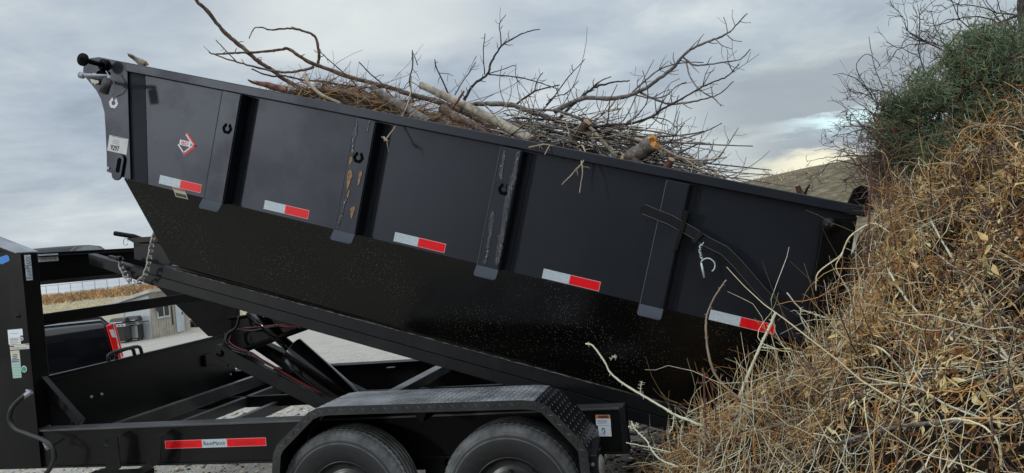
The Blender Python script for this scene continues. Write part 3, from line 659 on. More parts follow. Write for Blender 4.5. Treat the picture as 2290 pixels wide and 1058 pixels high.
# red and white arrow emblem
ex = (B(1, 0, 0)-B(0, 0, 0)); ey = (B(0, 0, 1)-B(0, 0, 0))
mb = MB(); y = YB-.001
def strip(p0, p1, th_, yy): 
    a = Vector((p0[0], p0[1])); b = Vector((p1[0], p1[1])); d = (b-a).normalized(); nrm = Vector((-d.y, d.x))*th_/2
    mb.slab([B(q.x, yy, q.y) for q in (a+nrm, b+nrm, b-nrm, a-nrm)], (0, -.0008, 0))
def L(px_, py_): return BP(px_, py_, YB)
mb.cur = 1; strip(L(418.5, 297.5), L(438.5, 328), .013, y); strip(L(439, 326), L(411, 347.5), .013, y)
mb.cur = 0; strip(L(416.5, 300.5), L(433, 326), .009, y-.001); strip(L(433, 324.5), L(411, 342), .009, y-.001); strip(L(399, 323), L(412, 343), .009, y-.001)
mb.cur = 2; strip(L(402.5, 318), L(427, 323.5), .040, y-.0005)
mb.cur = 0; strip(L(402.5, 318), L(427, 323.5), .034, y-.0014)
mb.cur = 1; u, w_ = L(414.5, 320.7); put_text(mb, 'BD', B(u, y-.0026, w_), ex, ey, .034, bold=.0002, width=.052)
mb.build('emblem', ['logo_white', 'ink_bright_red', 'post_black'], DB)
# numbered label on the ear plate
mb = MB(); y = 4.5745; q = [BP(a, b, 4.573) for a, b in ((244.5, 302), (287, 311), (282.5, 346.5), (239.5, 336.5))]
mb.cur = 0; mb.slab([B(u, y, w_) for u, w_ in q], (0, -.0008, 0))
mb.cur = 1; u, w_ = BP(257, 331, 4.573); 
eu = (B(*[q[1][0], 0, q[1][1]])-B(*[q[0][0], 0, q[0][1]])).normalized(); ev = Vector((0, 1, 0)).cross(eu); ev = ev if ev.z > 0 else -ev
put_text(mb, '9297', B(u, y-.0016, w_), eu, ev, .046, bold=.0005, width=.066)
mb.cur = 2
for px_, py_, wd in ((266, 308, .10), (260, 314, .05), (259, 318, .06), (259, 321.5, .05)):
    u, w_ = BP(px_, py_, 4.573); c_ = B(u, y-.001, w_); mb.slab([c_-eu*wd/2-ev*.0015, c_+eu*wd/2-ev*.0015, c_+eu*wd/2+ev*.0015, c_-eu*wd/2+ev*.0015], (0, -.0006, 0))
mb.build('number_label', ['sticker_white', 'ink_black', 'ink_grey'], DB)
mb = MB(); u, w_ = BP(242.5, 376, 4.573); mb.tube([B(u, 4.576, w_), B(u, 4.568, w_)], .009, 12); mb.build('bolt', 'zinc', DB)
# small warning plate below the first tape
mb = MB(); q = [BP(a, b, YB+.01) for a, b in ((388.5, 418), (417, 426), (421.5, 446), (394, 440))]; yv = [YB+.004-.0, YB+.004, YB+.016, YB+.016]
mb.cur = 0; mb.slab([B(u, y_-.008, w_) for (u, w_), y_ in zip(q, yv)], (0, -.0012, 0))
mb.cur = 1; q2 = [BP(a, b, YB+.01) for a, b in ((394, 430.5), (417, 436), (419, 443), (396, 438))]; mb.slab([B(u, YB+.004, w_) for (u, w_) in q2], (0, -.004, 0))
mb.cur = 2; q2 = [BP(a, b, YB+.01) for a, b in ((390.5, 419.5), (415.5, 426.3), (416.5, 429), (391.5, 422.5))]; mb.slab([B(u, YB-.005, w_) for (u, w_) in q2], (0, -.001, 0))
mb.build('warning_label', ['sticker_cream', 'ink_black', 'ink_red'], DB)
# tarp roller end, crank and its hanging handle at the top front corner
mb = MB(); mb.smooth = True
a = P(233, 146, 4.57); e = P(184, 133, 4.40)
mb.tube([a, e], .017, 14); mb.tube([a+Vector((0, -.002, 0)), a+Vector((0, -.014, 0))], .038, 20); mb.tube([e+Vector((0, .012, 0)), e], .041, 20); tr_ = mb.build('tarp_roller', 'dull_black', DB)
mb = MB(); mb.tube([e+Vector((0, -.001, 0)), e+Vector((0, -.003, 0))], .016, 14); mb.build('bore', 'hole_black', DB)
mb = MB(); mb.smooth = True
A = P(183, 168.5, 4.36); Bq = P(243, 171, 4.40); C = P(237, 170, 4.56)
mb.tube([A+Vector((-.02, 0, 0)), A, Bq], [.014, .014, .0115], 10); mb.tube([A+Vector((0, .01, 0)), A+Vector((0, -.012, 0))], .021, 12)
mb.tube([A, A+Vector((0, .21, -.0))], .01, 10); mb.tube([Bq+Vector((.012, 0, .004)), P(236, 192, 4.39)], .0125, 10); mb.build('crank_arm', 'zinc', DB)
mb = MB(); mb.smooth = True; h0, h1 = P(241, 178, 4.40), P(232, 207, 4.37); mb.tube([h0, h1], .029, 16); mb.build('crank_handle', 'handle_rubber', DB)
mb = MB(); gc = P(214, 176, 4.55); mb.lathe([(.008, -.006), (.034, -.006), (.034, .006), (.008, .006)], gc, 'y', 36, fr=lambda i, j, r: r*(1.12 if (j//2) % 2 and r > .02 else 1)); mb.build('ratchet_wheel', 'chain_steel', DB)
mb = MB(); mb.tube([P(228, 170, 4.54), P(228, 170, 4.565)], .038, 20); mb.build('ratchet_plate', 'dull_black', DB)
mb = MB(); mb.smooth = True; mb.tube([P(237, 159, 4.5), P(245, 172, 4.5), P(257, 188, 4.51), P(256, 205, 4.53), P(249, 214, 4.55)], .0035, 6); mb.build('pawl_spring', 'zinc', DB)
# tailgate lever running down the rear of the side, its pin chain and the rear corner frame
mb = MB(); y = 4.545
cl_ = [BP(*q, y) for q in ((1441, 468), (1500, 492), (1553, 522), (1580, 540), (1620, 560), (1650, 590), (1700, 648), (1740, 690), (1790, 722), (1815, 735))]
w2 = .026
lft = []; rgt = []
for i, (u, w_) in enumerate(cl_):
    a_ = Vector(cl_[max(i-1, 0)]); b_ = Vector(cl_[min(i+1, len(cl_)-1)]); d_ = (b_-a_).normalized(); n_ = Vector((-d_.y, d_.x))*w2
    lft.append((u+n_.x, w_+n_.y)); rgt.append((u-n_.x, w_-n_.y))
u0, w0 = cl_[0]; d_ = (Vector(cl_[1])-Vector(cl_[0])).normalized(); th0 = math.atan2(d_.y, d_.x)
endc = [(u0+w2*math.cos(th0+a_), w0+w2*math.sin(th0+a_)) for a_ in np.radians([115, 140, 165, 195, 220, 245])]
for i in range(len(cl_)-1): mb.slab([B(*(lft[i][0], y, lft[i][1])), B(lft[i+1][0], y, lft[i+1][1]), B(rgt[i+1][0], y, rgt[i+1][1]), B(rgt[i][0], y, rgt[i][1])], (0, .012, 0))
mb.slab([B(lft[0][0], y-.0005, lft[0][1])]+[B(p_[0], y-.0005, p_[1]) for p_ in endc]+[B(rgt[0][0], y-.0005, rgt[0][1])], (0, .012, 0))
# merge into a single outline so the lever reads as one bent flat bar
mb2 = MB(); out = [B(p_[0], y-.035, p_[1]) for p_ in endc]+[B(p_[0], y-.035, p_[1]) for p_ in rgt]+[B(p_[0], y-.035, p_[1]) for p_ in lft[::-1]]
mb2.slab(out, (0, .012, 0)); mb = MB()
for ed in (lft, rgt): mb.tube([B(p_[0], y-.036, p_[1]) for p_ in ed], .0014, 5)  # added thin pale tubes paint the bright highlights on both lever edges
LV = mb2.build('tailgate_lever', 'frame_grey', DB, .003)
mb.build('lever_highlight', 'highlight_pale', DB)
mb = MB(); u, w_ = BP(1522, 520, 4.5); mb.box(-.012, .012, 4.495, 4.62, -.1, .12, Matrix.Translation(B(u, 0, w_)) @ Matrix.Rotation(TH+.08, 4, 'Y')); mb.build('lever_guide', 'frame_black', DB, .002)
mb = MB(); u, w_ = BP(1560, 531, 4.5); mb.box(-.012, .012, 4.49, 4.52, -.035, .035, Matrix.Translation(B(u, 0, w_)) @ Matrix.Rotation(TH+.5, 4, 'Y')); mb.build('lever_catch', 'frame_grey', DB, .002)
def torus_link(mb, c_, d_, nrm, l, wd, r, n_=14):
    d_ = Vector(d_).normalized(); s_ = Vector(nrm); s_ = (s_-d_*s_.dot(d_)).normalized(); pts = []
    for k in range(n_+1):
        a_ = 2*math.pi*k/n_; x_ = math.cos(a_)*(wd/2); y_ = math.sin(a_)*(wd/2)+(l/2-wd/2)*(1 if math.sin(a_) >= 0 else -1)
        pts.append(Vector(c_)+s_*x_+d_*y_)
    mb.tube(pts, r, 6, cap=False)
def chain(mb, pts, l, wd, r):
    pts = [Vector(p) for p in pts]; seg = []; acc = 0
    dense = catmull(pts, 30); d_ = [0]
    for i in range(1, len(dense)): d_.append(d_[-1]+(dense[i]-dense[i-1]).length)
    s_ = 0; k = 0; pitch = l-2*r*1.15
    while s_ < d_[-1]:
        i = next((j for j in range(len(d_)-1) if d_[j+1] >= s_), len(d_)-2)
        f_ = (s_-d_[i])/max(d_[i+1]-d_[i], 1e-9); p = dense[i].lerp(dense[i+1], f_); dr_ = dense[i+1]-dense[i]
        torus_link(mb, p, dr_, (1, 0, .2) if k % 2 else (.1, 1, 0.1), l, wd, r); s_ += pitch; k += 1
def catmull(pts, n_=6):
    pts = [Vector(p) for p in pts]; e_ = [pts[0]*2-pts[1]]+pts+[pts[-1]*2-pts[-2]]; out = []
    for i in range(1, len(e_)-2):
        p0, p1, p2, p3 = e_[i-1:i+3]
        for k in range(n_):
            t_ = k/n_; out.append(.5*((2*p1)+(-p0+p2)*t_+(2*p0-5*p1+4*p2-p3)*t_*t_+(-p0+3*p1-3*p2+p3)*t_**3))
    out.append(pts[-1]); return out
mat('pin_white', (.55, .62, .56), .35, metal=.3)
mb = MB(); mb.smooth = True
chain(mb, [P(1571, 546, 4.49), P(1566, 553, 4.49), P(1566, 565, 4.49), P(1571, 583, 4.49)], .020, .011, .0026)
mb.tube(catmull([P(1567, 587, 4.485), P(1574, 580, 4.48), P(1585, 578, 4.48), P(1595, 584, 4.48), P(1599, 593, 4.48), P(1597, 602, 4.48), P(1592, 607, 4.48)], 4), .0038, 6)
mb.tube([P(1568, 588, 4.48), P(1575, 621, 4.48)], .0058, 8); mb.build('lynch_pin', 'pin_white', DB)
mb = MB(); y = 4.56
q = [BP(*p_, y) for p_ in ((1842, 492), (1856, 486), (1918, 484), (1905, 560), (1880, 700), (1850, 770), (1800, 760), (1806, 700))]
mb.slab([B(u, y, w_) for u, w_ in q], (0, .05, 0)); mb.build('rear_corner_post', 'dull_black', DB, .006)
mb = MB(); mb.smooth = True; p_ = P(1852, 503, 4.55); mb.tube([p_, p_+Vector((0, -.04, 0))], .038, 20); p2 = P(1860, 505, 4.50); mb.tube([p2, p2+Vector((0, -.02, 0))], .014, 12); hp = mb.build('hinge_pin', 'frame_black', DB)
mb = MB(); u, w_ = BP(1925, 445, YB); mb.slab([B(u-.06, YB, .015), B(u-.045, YB, .10), B(u-.015, YB, .128), B(u+.015, YB, .125), B(u+.03, YB, .10), B(u+.035, YB, .06), B(u+.075, YB, .015)], (0, .03, 0)); mb.build('tailgate_ear', 'dull_black', DB, .003)
# bed frame rails (two stacked members) and their dusty weld line
u0 = BP(203, 569, 4.87)[0]
for yy in (4.87, 6.33):
    mb = MB(); mb.slab([B(.24, yy-.03, -1.283), B(4.42, yy-.03, -1.31), B(4.42, yy-.03, -1.395), B(.24, yy-.03, -1.358)], (0, .09, 0)); mb.build('bed_rail', 'frame_grey', DB, .004)
    mb = MB(); mb.slab([B(u0-.005, yy-.022, -1.333), B(.24, yy-.022, -1.345), B(.24, yy-.022, -1.360), B(4.2, yy-.022, -1.398), B(4.2, yy-.022, -1.470), B(.24, yy-.022, -1.430), B(u0+.02, yy-.022, -1.402)], (0, .075, 0)); mb.build('lift_rail', 'frame_grey', DB, .004)
mb = MB(); wp = [B(.45+k*.02, 4.836+random.uniform(-.002, .002), -1.281-.0059*(.45+k*.02)+random.uniform(-.0015, .0015)) for k in range(198)]
mb.tube(wp, [random.choice((.0008, .0015, .003, .004)) for _ in wp], 5)
mb.build('weld_bead', 'weld_dust', DB)
for px_, py_ in ((492, 643), (1031, 812)):
    pass
for k in range(9):
    u = .7+k*.42; mb = MB(); mb.slab([B(u, 4.90, -1.30), B(u+.05, 4.90, -1.30), B(u+.05, 4.90, -1.37), B(u, 4.90, -1.37)], (0, 1.40, 0)); mb.build('bed_crossmember', 'dull_black', DB)

# ---- main frame
ZT, ZB = .752, .498; YN = 4.45
XR = -.61; XL = -4.60
mb = MB(); mb.box(XL-1.0, XR, YN+.012, YN+.022, ZB+.012, ZT-.012); mb.box(XL-1.0, XR, YN, YN+.12, ZB, ZB+.0119)
mb.cur = 1; mb.box(XL-1.0, XR, YN, YN+.12, ZT-.0119, ZT)
fr = mb.build('frame_rail', ['frame_black', 'member_dusty'], TR, .002)
mb = MB(); mb.box(XR+.0005, XR+.012, YN, YN+.12, ZB-.0, ZT); mb.box(XR-.02, XR, YN-.001, YN+.005, ZB, ZT); mb.build('rail_end_plate', 'frame_grey', TR, .002)
mb = MB(); mb.box(XL, XR, 6.78, 6.79, ZB-.02, .715); mb.box(XL, XR, 6.72, 6.86, .7155, .727); mb.box(XL, XR, 6.72, 6.86, ZB-.03, ZB-.0185); mb.build('frame_rail', 'dull_black', TR, .002)
# tape on the near rail
mb = MB(); y = YN+.0115; x0, x1, xa_, xb_ = P(368.5, 985, y).x, P(594.5, 980, y).x, P(451.5, 983, y).x, P(506.5, 982, y).x; z1 = P(480, 982, y).z; z0 = P(480, 1000.5, y).z; e = .003
mb.cur = 2; mb.box(x0, xa_, y-.0010, y, z0, z1); mb.box(xb_, x1, y-.0010, y, z0, z1)
mb.cur = 0; mb.box(x0+e, xa_-e, y-.0016, y-.0011, z0+e, z1-e); mb.box(xb_+e, x1-e, y-.0016, y-.0011, z0+e, z1-e)
mb.cur = 1; mb.box(xa_+.0003, xb_-.0003, y-.0014, y, z0, z1)
mb.cur = 3
for xc, wd in (((x0+xa_)/2+.01, .15), ((xb_+x1)/2-.005, .15)): put_text(mb, 'RawMaxx', (xc, y-.0024, (z0+z1)/2), (1, 0, 0), (0, 0, 1), .036, smallcaps=True, width=wd, extrude=.0004)
mb.cur = 4; put_text(mb, 'RawMaxx', ((xa_+xb_)/2, y-.0022, (z0+z1)/2), (1, 0, 0), (0, 0, 1), .036, smallcaps=True, width=.152, extrude=.0004)
mb.build('reflective_tape', ['tape_red', 'tape_white', 'tape_edge', 'ink_red', 'ink_black'], fr)

# ---- upright column and neck
XC = -4.50
mb = MB(); zt = PX(77, 566, XC).z
pl = [(XC, .50), (XC, zt), (XC-.40, zt+.175), (XC-.40, .5)]
def wcol(y0, y1, name='neck_column'):
    m_ = MB(); m_.slab([(x, y0, z) for x, z in [(XC, ZT+.0005), (XC, zt), (XC-.155, zt+.065), (XC-.155, ZT+.0005)]], (0, y1-y0, 0)); return m_.build(name, 'frame_black', TR, .004)
def ibeam():
    m_ = MB()
    # front flange face seen at left, web and side plate of the column
    m_.slab([(XC, YN-.008, ZT+.0005), (XC, YN-.008, zt), (XC-.10, YN-.008, zt+.045), (XC-.10, YN-.008, ZT+.0005)], (0, .18, 0))
    m_.slab([(XC-.1005, YN+.03, ZT+.0005), (XC-.1005, YN+.03, zt+.045), (XC-.24, YN+.03, zt+.105), (XC-.24, YN+.03, ZT+.0005)], (0, .10, 0))
    m_.slab([(XC-.2405, YN-.004, .5), (XC-.2405, YN-.004, zt+.105), (XC-.60, YN-.004, zt+.25), (XC-.60, YN-.004, .5)], (0, .17, 0))
    return m_.build('neck_column', 'frame_black', TR, .004)
NC = ibeam()
mb = MB(); mb.slab([(XC+.003, YN-.010, zt+.001), (XC+.003, YN+.175, zt+.001), (XC-.75, YN+.175, zt+.001+.318), (XC-.75, YN-.010, zt+.001+.318)], (0, 0, .010)); mb.build('neck_cap', 'diamond_dusty', TR, .002)
sp = P(125, 560, 5.62); m = MB(); m.smooth = True; zz = 1.785
m.lathe([(.21, .02), (.26, -.01), (.33, 0), (.362, .02), (.375, .03), (.376, .062), (.366, .0625), (.366, .0705), (.378, .071), (.378, .10), (.368, .1005), (.368, .1085), (.376, .109), (.375, .14), (.362, .155), (.33, .185), (.26, .2), (.21, .17)], (sp.x, 5.62, zz), 'z', 72); so_ = m.build('spare_wheel', 'tyre_rubber', TR)
m = MB(); m.lathe([(.0, .06), (.1, .06), (.15, .09), (.21, .08), (.215, .15)], (sp.x, 5.62, zz), 'z', 40); m.build('rim', 'rim_black', so_)
m = MB(); m.box(sp.x-.3, XC-.1, 5.56, 5.68, zz-.09, zz-.015); m.build('spare_carrier', 'dull_black', TR)
# far column and gusset web
mb = MB(); y = 6.75
mb.slab([P(337, 627, y), P(465, 752, y), P(532, 756, y), P(528, 640, y), P(430, 560, y), P(330, 560, y)], (0, .05, 0)); mb.build('neck_column', 'dull_black', TR, .003)
# cross beams between the columns (top channel, middle tube) and the front wall
y0 = YN+.173; y1 = 6.78
def xb(z0, z1, d, name, m_='dull_black', lip=0):
    mb = MB(); mb.box(XC-d, XC-.002, y0, y1, z0, z1)
    if lip: mb.box(XC-.012, XC+.028, y0, y1, z1-.03, z1-.022); mb.box(XC-.012, XC+.02, y0, y1, z0+.002, z0+.010)
    return mb.build(name, m_, TR, .003)
zb_ = PX(82, 631, XC).z; tb = xb(zb_, zt, .10, 'neck_crossbeam', lip=1)
xb(PX(97, 729, XC).z, PX(95, 703, XC).z, .06, 'neck_crossbeam')
fwz = PX(118, 841, XC).z
fwll = xb(.45, fwz, .03, 'front_wall', 'frame_black'); 
mb = MB(); mb.box(XC-.001, XC+.014, y0, y1, fwz-.022, fwz-.016); mb.box(XC-.035, XC+.004, y0, y1, fwz+.0005, fwz+.008); mb.build('wall_trim', 'frame_grey', TR)
# loose bolts and a socket on the wall
for px_, py_ in ((514, 817), (515, 838), (203, 888), (226, 882)):
    q = PX(px_, py_, XC+.0); mb = MB(); mb.smooth = True; mb.tube([q, q+Vector((.012, 0, 0))], .011, 8); mb.build('bolt', 'zinc', TR)
q = PX(463, 805, XC); mb = MB(); mb.box(XC, XC+.03, q.y-.06, q.y+.06, q.z-.05, q.z+.05); mb.build('socket_box', 'frame_black', TR, .004)
mb = MB(); mb.smooth = True; zz = fwz+.01
for k, px_ in enumerate((268, 285)):
    a = PX(px_, 792, XC-.01); mb.tube(catmull([Vector((XC-.01, a.y-.12, zz)), Vector((XC-.01, a.y-.10, zz+.05)), Vector((XC-.01, a.y+.12, zz+.06)), Vector((XC-.01, a.y+.16, zz+.0))], 4), .014, 8)
mb.build('lift_handle', 'hose_black', TR)
# diagonal gusset tube with a plate behind it
mb = MB(); a = P(88, 812, 4.66); b = P(188, 952, 4.60); a2 = Vector((a.x, 4.58, a.z)); b2 = Vector((b.x, 4.58, ZT+.01)); mb.bar(a2, b2, .05, .05, (0, 1, 0)); mb.build('gusset_bar', 'frame_black', TR, .004)
mb = MB(); mb.slab([(XC+.002, 4.60, ZT+.001), (XC+.002, 4.60, 1.08), (b2.x-.04, 4.60, ZT+.001)], (0, .006, 0)); mb.build('gusset_plate', 'frame_grey', TR)
# stickers on the column
def sheet(name, quad, mats_, extra=None, y=YN-.0085):
    mb = MB(); mb.cur = 0; mb.slab([Vector((P(a, b, y).x, y, P(a, b, y).z)) for a, b in quad], (0, -.0008, 0))
    if extra: extra(mb, y-.001)
    return mb.build(name, mats_, NC)
# the broad left plate carries most of them: its face stands where the photograph shows them
mb = MB(); fy = YN-.012; mb.slab([P(-30, 560, fy), P(46, 569, fy), P(83, 948, fy), Vector((P(83, 948, fy).x, fy, .505)), Vector((P(-30, 948, fy).x, fy, .505))], (0, .004, 0)); mb.build('column_face', 'frame_black', NC)
fy2 = fy-.001
def rows(mb, y, x0, x1, ys_, m_i, th_=1.0, slope=-.05):
    mb.cur = m_i
    for yy in ys_: mb.slab([P(x0, yy, y), P(x1, yy+slope*(x1-x0), y), P(x1, yy+th_+slope*(x1-x0), y), P(x0, yy+th_, y)], (0, -.0005, 0))
sheet('capacity_label', ((17, 738), (50, 735), (51.5, 750), (45, 751), (47, 769), (20, 771)), ['sticker_pale', 'sticker_cream', 'ink_grey'], lambda mb, y: (rows(mb, y, 22, 44, (756, 760, 765), 1, 2), rows(mb, y, 22, 40, (746, 759, 763, 768), 2, .7)), fy2)
sheet('warning_label', ((21.5, 772), (65, 768), (66, 780), (23, 783)), ['sticker_white', 'ink_red', 'sticker_yellow', 'ink_grey'], lambda mb, y: (rows(mb, y, 22, 32, (773.5,), 1, 3), rows(mb, y, 57, 65, (769.7,), 1, 1.6), rows(mb, y, 35, 55, (772,), 2, 2), rows(mb, y, 25, 60, (778, 780), 3, .6)), fy2-.0002)
sheet('caution_label', ((23, 785), (43, 783), (46, 809.5), (26, 811)), ['sticker_white', 'sticker_yellow', 'ink_black'], lambda mb, y: (rows(mb, y, 24.5, 42, (786,), 1, 4), rows(mb, y, 28, 39, (792.7, 796.5, 800.5), 2, 1.8), rows(mb, y, 27, 43, (804.3, 807.6), 2, 1.8)), fy2)
sheet('inspection_label', ((25.5, 811.5), (46, 810), (48.5, 844.5), (29.5, 846)), ['sticker_green', 'ink_grey'], lambda mb, y: rows(mb, y, 29, 45, (816, 822, 828, 834, 840), 1, .7), fy2)
mb = MB(); q = P(54, 825.5, fy2); mb.cur = 0; mb.lathe([(0, -.001), (.022, -.001), (.022, 0)], q, 'y', 24); mb.cur = 1; mb.lathe([(0, -.0022), (.0175, -.0022), (.0175, -.001)], q, 'y', 24); mb.build('round_badge', ['logo_white', 'badge_green'], NC)
mb = MB(); q = P(48.5, 757.5, fy2); mb.lathe([(0, -.001), (.0135, -.001), (.0135, 0)], q, 'y', 20); mb.cur = 1; mb.lathe([(.004, -.0018), (.008, -.0018), (.008, -.001)], q, 'y', 14); mb.build('round_badge', ['logo_white', 'ink_black'], NC)
sheet('blue_sticker', ((-3, 576), (15.5, 570), (20, 574), (21.5, 583), (4, 591.5), (-3, 588)), ['blue_vinyl'], None, fy2)
mb = MB(); q = P(40, 707, fy2); mb.smooth = True; mb.lathe([(.007, -.008), (.013, -.008), (.014, 0)], q, 'y', 20); mb.build('port', 'frame_grey', NC)
def xsheet(name, a, b, c_, d_, txt, vertical):
    mb = MB(); xx = XC+.0006 if vertical else XC-.0014
    q = [PX(*p_, xx) for p_ in (a, b, c_, d_)]
    ylo = (q[0].y+q[3].y)/2; yhi = (q[1].y+q[2].y)/2; ztop = (q[0].z+q[1].z)/2; zbot = (q[2].z+q[3].z)/2
    mb.cur = 0; mb.box(xx, xx+.0008, ylo, yhi, zbot, ztop)
    mb.cur = 1
    if vertical: put_text(mb, txt, (xx+.0016, (ylo+yhi)/2, (ztop+zbot)/2), (0, 0, 1), (0, -1, 0), .075, smallcaps=True, width=(ztop-zbot)*.9, extrude=.0004)
    else: put_text(mb, txt, (xx+.0016, (ylo+yhi)/2, (ztop+zbot)/2), (0, 1, 0), (0, 0, 1), .062, smallcaps=True, width=(yhi-ylo)*.86, extrude=.0004)
    mb.build(name, ['sticker_pale', 'ink_grey'], NC if vertical else tb)
xsheet('name_sticker', (52.5, 571), (67, 569.5), (74.5, 626), (60, 627.5), 'RawMaxx', True)
xsheet('name_sticker', (80, 570), (129, 566), (131, 582.5), (81.5, 587), 'RawMaxx', False)

# ---- fender with raised tread pattern
fs_pts = [(-2.565, .30), (-2.505, .655), (-2.475, .705), (-2.27, .875), (-2.215, .896), (-2.15, .902), (-1.07, .893), (-1.0, .886), (-.94, .862), (-.79, .688), (-.755, .63), (-.745, .30)]
Y0F, Y1F = 4.055, 4.449
mb = MB()
def fpt(i, y, off=0): 
    x, z = fs_pts[i]; a_ = Vector(fs_pts[max(i-1, 0)]); b_ = Vector(fs_pts[min(i+1, len(fs_pts)-1)]); d_ = (b_-a_).normalized(); return Vector((x-d_.y*off, y, z+d_.x*off))
nf = len(fs_pts); 
for i in range(nf-1):
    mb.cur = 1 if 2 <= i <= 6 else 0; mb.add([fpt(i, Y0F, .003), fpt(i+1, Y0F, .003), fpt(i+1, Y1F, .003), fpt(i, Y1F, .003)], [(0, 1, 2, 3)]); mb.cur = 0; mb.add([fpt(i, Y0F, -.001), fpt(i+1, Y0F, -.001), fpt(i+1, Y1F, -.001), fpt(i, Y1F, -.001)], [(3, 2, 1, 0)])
    mb.add([fpt(i, Y0F, .003), fpt(i+1, Y0F, .003), fpt(i+1, Y0F, -.044), fpt(i, Y0F, -.044)], [(3, 2, 1, 0)]); mb.add([fpt(i, Y0F+.004, .0), fpt(i+1, Y0F+.004, .0), fpt(i+1, Y0F+.004, -.044), fpt(i, Y0F+.004, -.044)], [(0, 1, 2, 3)])
    mb.add([fpt(i, Y0F, -.044), fpt(i+1, Y0F, -.044), fpt(i+1, Y0F+.004, -.044), fpt(i, Y0F+.004, -.044)], [(0, 1, 2, 3)])
def loz(c_, d_, n_, l, wd, h_):
    d_ = d_.normalized(); n_ = n_.normalized(); s_ = d_.cross(n_); mb.add([c_-d_*l, c_-s_*wd, c_+d_*l, c_+s_*wd, c_+n_*h_-d_*l*.4, c_+n_*h_+d_*l*.4], [(0, 1, 4), (1, 5, 4), (1, 2, 5), (2, 3, 5), (3, 4, 5), (3, 0, 4)])
for i in range(nf-1):
    a_ = fpt(i, 0, .003); b_ = fpt(i+1, 0, .003); d_ = (b_-a_); Ls = d_.length; d_.normalize(); n_ = Vector((-d_.z, 0, d_.x)); pitch = .031; nn = max(1, int(Ls/pitch))
    for k in range(nn):
        s_ = (k+.5)/nn*Ls
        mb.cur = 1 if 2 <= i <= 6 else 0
        for j in range(12):
            y_ = Y0F+.02+j*.031; c_ = a_+d_*s_+Vector((0, y_, 0)); al = (1 if (j+k) % 2 else -1); dd = d_*math.cos(.78)+Vector((0, al*math.sin(.78), 0)); loz(c_, dd, n_, .014, .0035, .0025)
        mb.cur = 0; c_ = a_+d_*s_+Vector((0, Y0F-.0005, 0))-n_*.023; al = (1 if k % 2 else -1); loz(c_, d_*.72+n_*al*.7, Vector((0, -1, 0)), .017, .0035, .0025)
mb.build('fender', ['diamond_black', 'diamond_dusty'], TR)
# inner skirt, wheel well and axle hanger between the tyres
mb = MB(); mb.slab([(x, YN+.002, z-.002) for x, z in fs_pts[1:-1]]+[(-.76, YN+.002, .5), (-2.50, YN+.002, .5)], (0, .006, 0)); mb.build('fender_skirt', 'dull_black', TR)
mb = MB(); mb.slab([(-1.72, YN, .86), (-1.62, YN, .86), (-1.655, YN, .775), (-1.675, YN, .775)], (0, -.28, 0)); mb.build('fender_brace', 'dull_black', TR)
mb = MB(); mb.box(-1.79, -1.66, 4.47, 4.55, .25, ZB); mb.build('axle_hanger', 'frame_black', TR, .004)
mb = MB(); mb.box(-2.55, -.75, 4.50, 4.56, .42, ZB-.001); mb.build('suspension_rail', 'frame_black', TR, .004)
for xw in (-2.15, -1.195):
    mb = MB(); mb.tube([(xw, 4.3, .36), (xw, 7.0, .36)], .06, 12); mb.build('axle', 'frame_black', TR)
    zc = .368; RT = .385
    wh = MB(); wh.smooth = True; wh.lathe([(0, -.012), (.05, -.012), (.058, .0), (.058, .03), (.075, .045)], (xw, 4.175, zc), 'y', 32); wo = wh.build('wheel', 'rim_black', TR)
    # tyre: bulged sidewall, sharp shoulder with sipes, ribbed tread
    pr = [(.205, .045), (.22, .03), (.25, .014), (.29, .004), (.325, .006), (.345, .016), (.348, .014), (.366, .026), (.369, .027), (.378, .034), (RT-.001, .044)]
    ribs = [.044, .070, .0705, .0790, .0795, .106, .1065, .1150, .1155, .142, .1425, .151, .1515, .178, .1785, .187, .1875, .206]
    for k in range(0, len(ribs), 1):
        if k == 0: continue
        deep = (k % 4) in (2, 3)
        pr.append((RT-(.014 if deep else 0)+.002*(1-((ribs[k]-.125)/.09)**2), ribs[k]))
    pr += [(.37, .222), (.33, .238), (.25, .236), (.205, .205)]
    NS = 264
    def fr_(i, j, r, pr=pr):
        if 8 <= i <= 11 and (j % 4 == 0): return r-.004
        return r
    mb = MB(); mb.lathe(pr, (xw, 4.115, zc), 'y', NS, fr=fr_); mm_ = len(pr)-1
    gs_ = {i for i in range(11, mm_) if pr[i][1] < .2 and (pr[i][0] < RT-.009 or pr[i+1][0] < RT-.009)}
    mb.mi = [1 if (q_ % mm_) in gs_ else (2 if 10 <= (q_ % mm_) < mm_-4 else 0) for q_ in range(len(mb.f))]
    ty = mb.build('tyre', ['tyre_rubber', 'groove_rubber', 'tread_dusty'], wo)
    ty.data.shade_smooth() if hasattr(ty.data, 'shade_smooth') else None
    try: ty.data.set_sharp_from_angle(angle=R(32))
    except Exception: pass
    mb = MB(); mb.smooth = True; mb.lathe([(.215, .035), (.21, .025), (.203, .03), (.195, .06), (.165, .075), (.15, .07), (.11, .055), (.085, .06), (.07, .06)], (xw, 4.125, zc), 'y', 64); mb.lathe([(.215, .19), (.2, .16), (.195, .06)], (xw, 4.125, zc), 'y', 64)
    mb.build('rim', 'rim_black', wo)
    mb = MB()
    for k in range(8):
        a_ = 2*math.pi*k/8; q = Vector((xw+.13*math.cos(a_), 4.18, zc+.13*math.sin(a_))); mb.tube([q, q+Vector((0, -.022, 0))], .011, 6)
    mb.build('wheel_nuts', 'rim_black', wo)
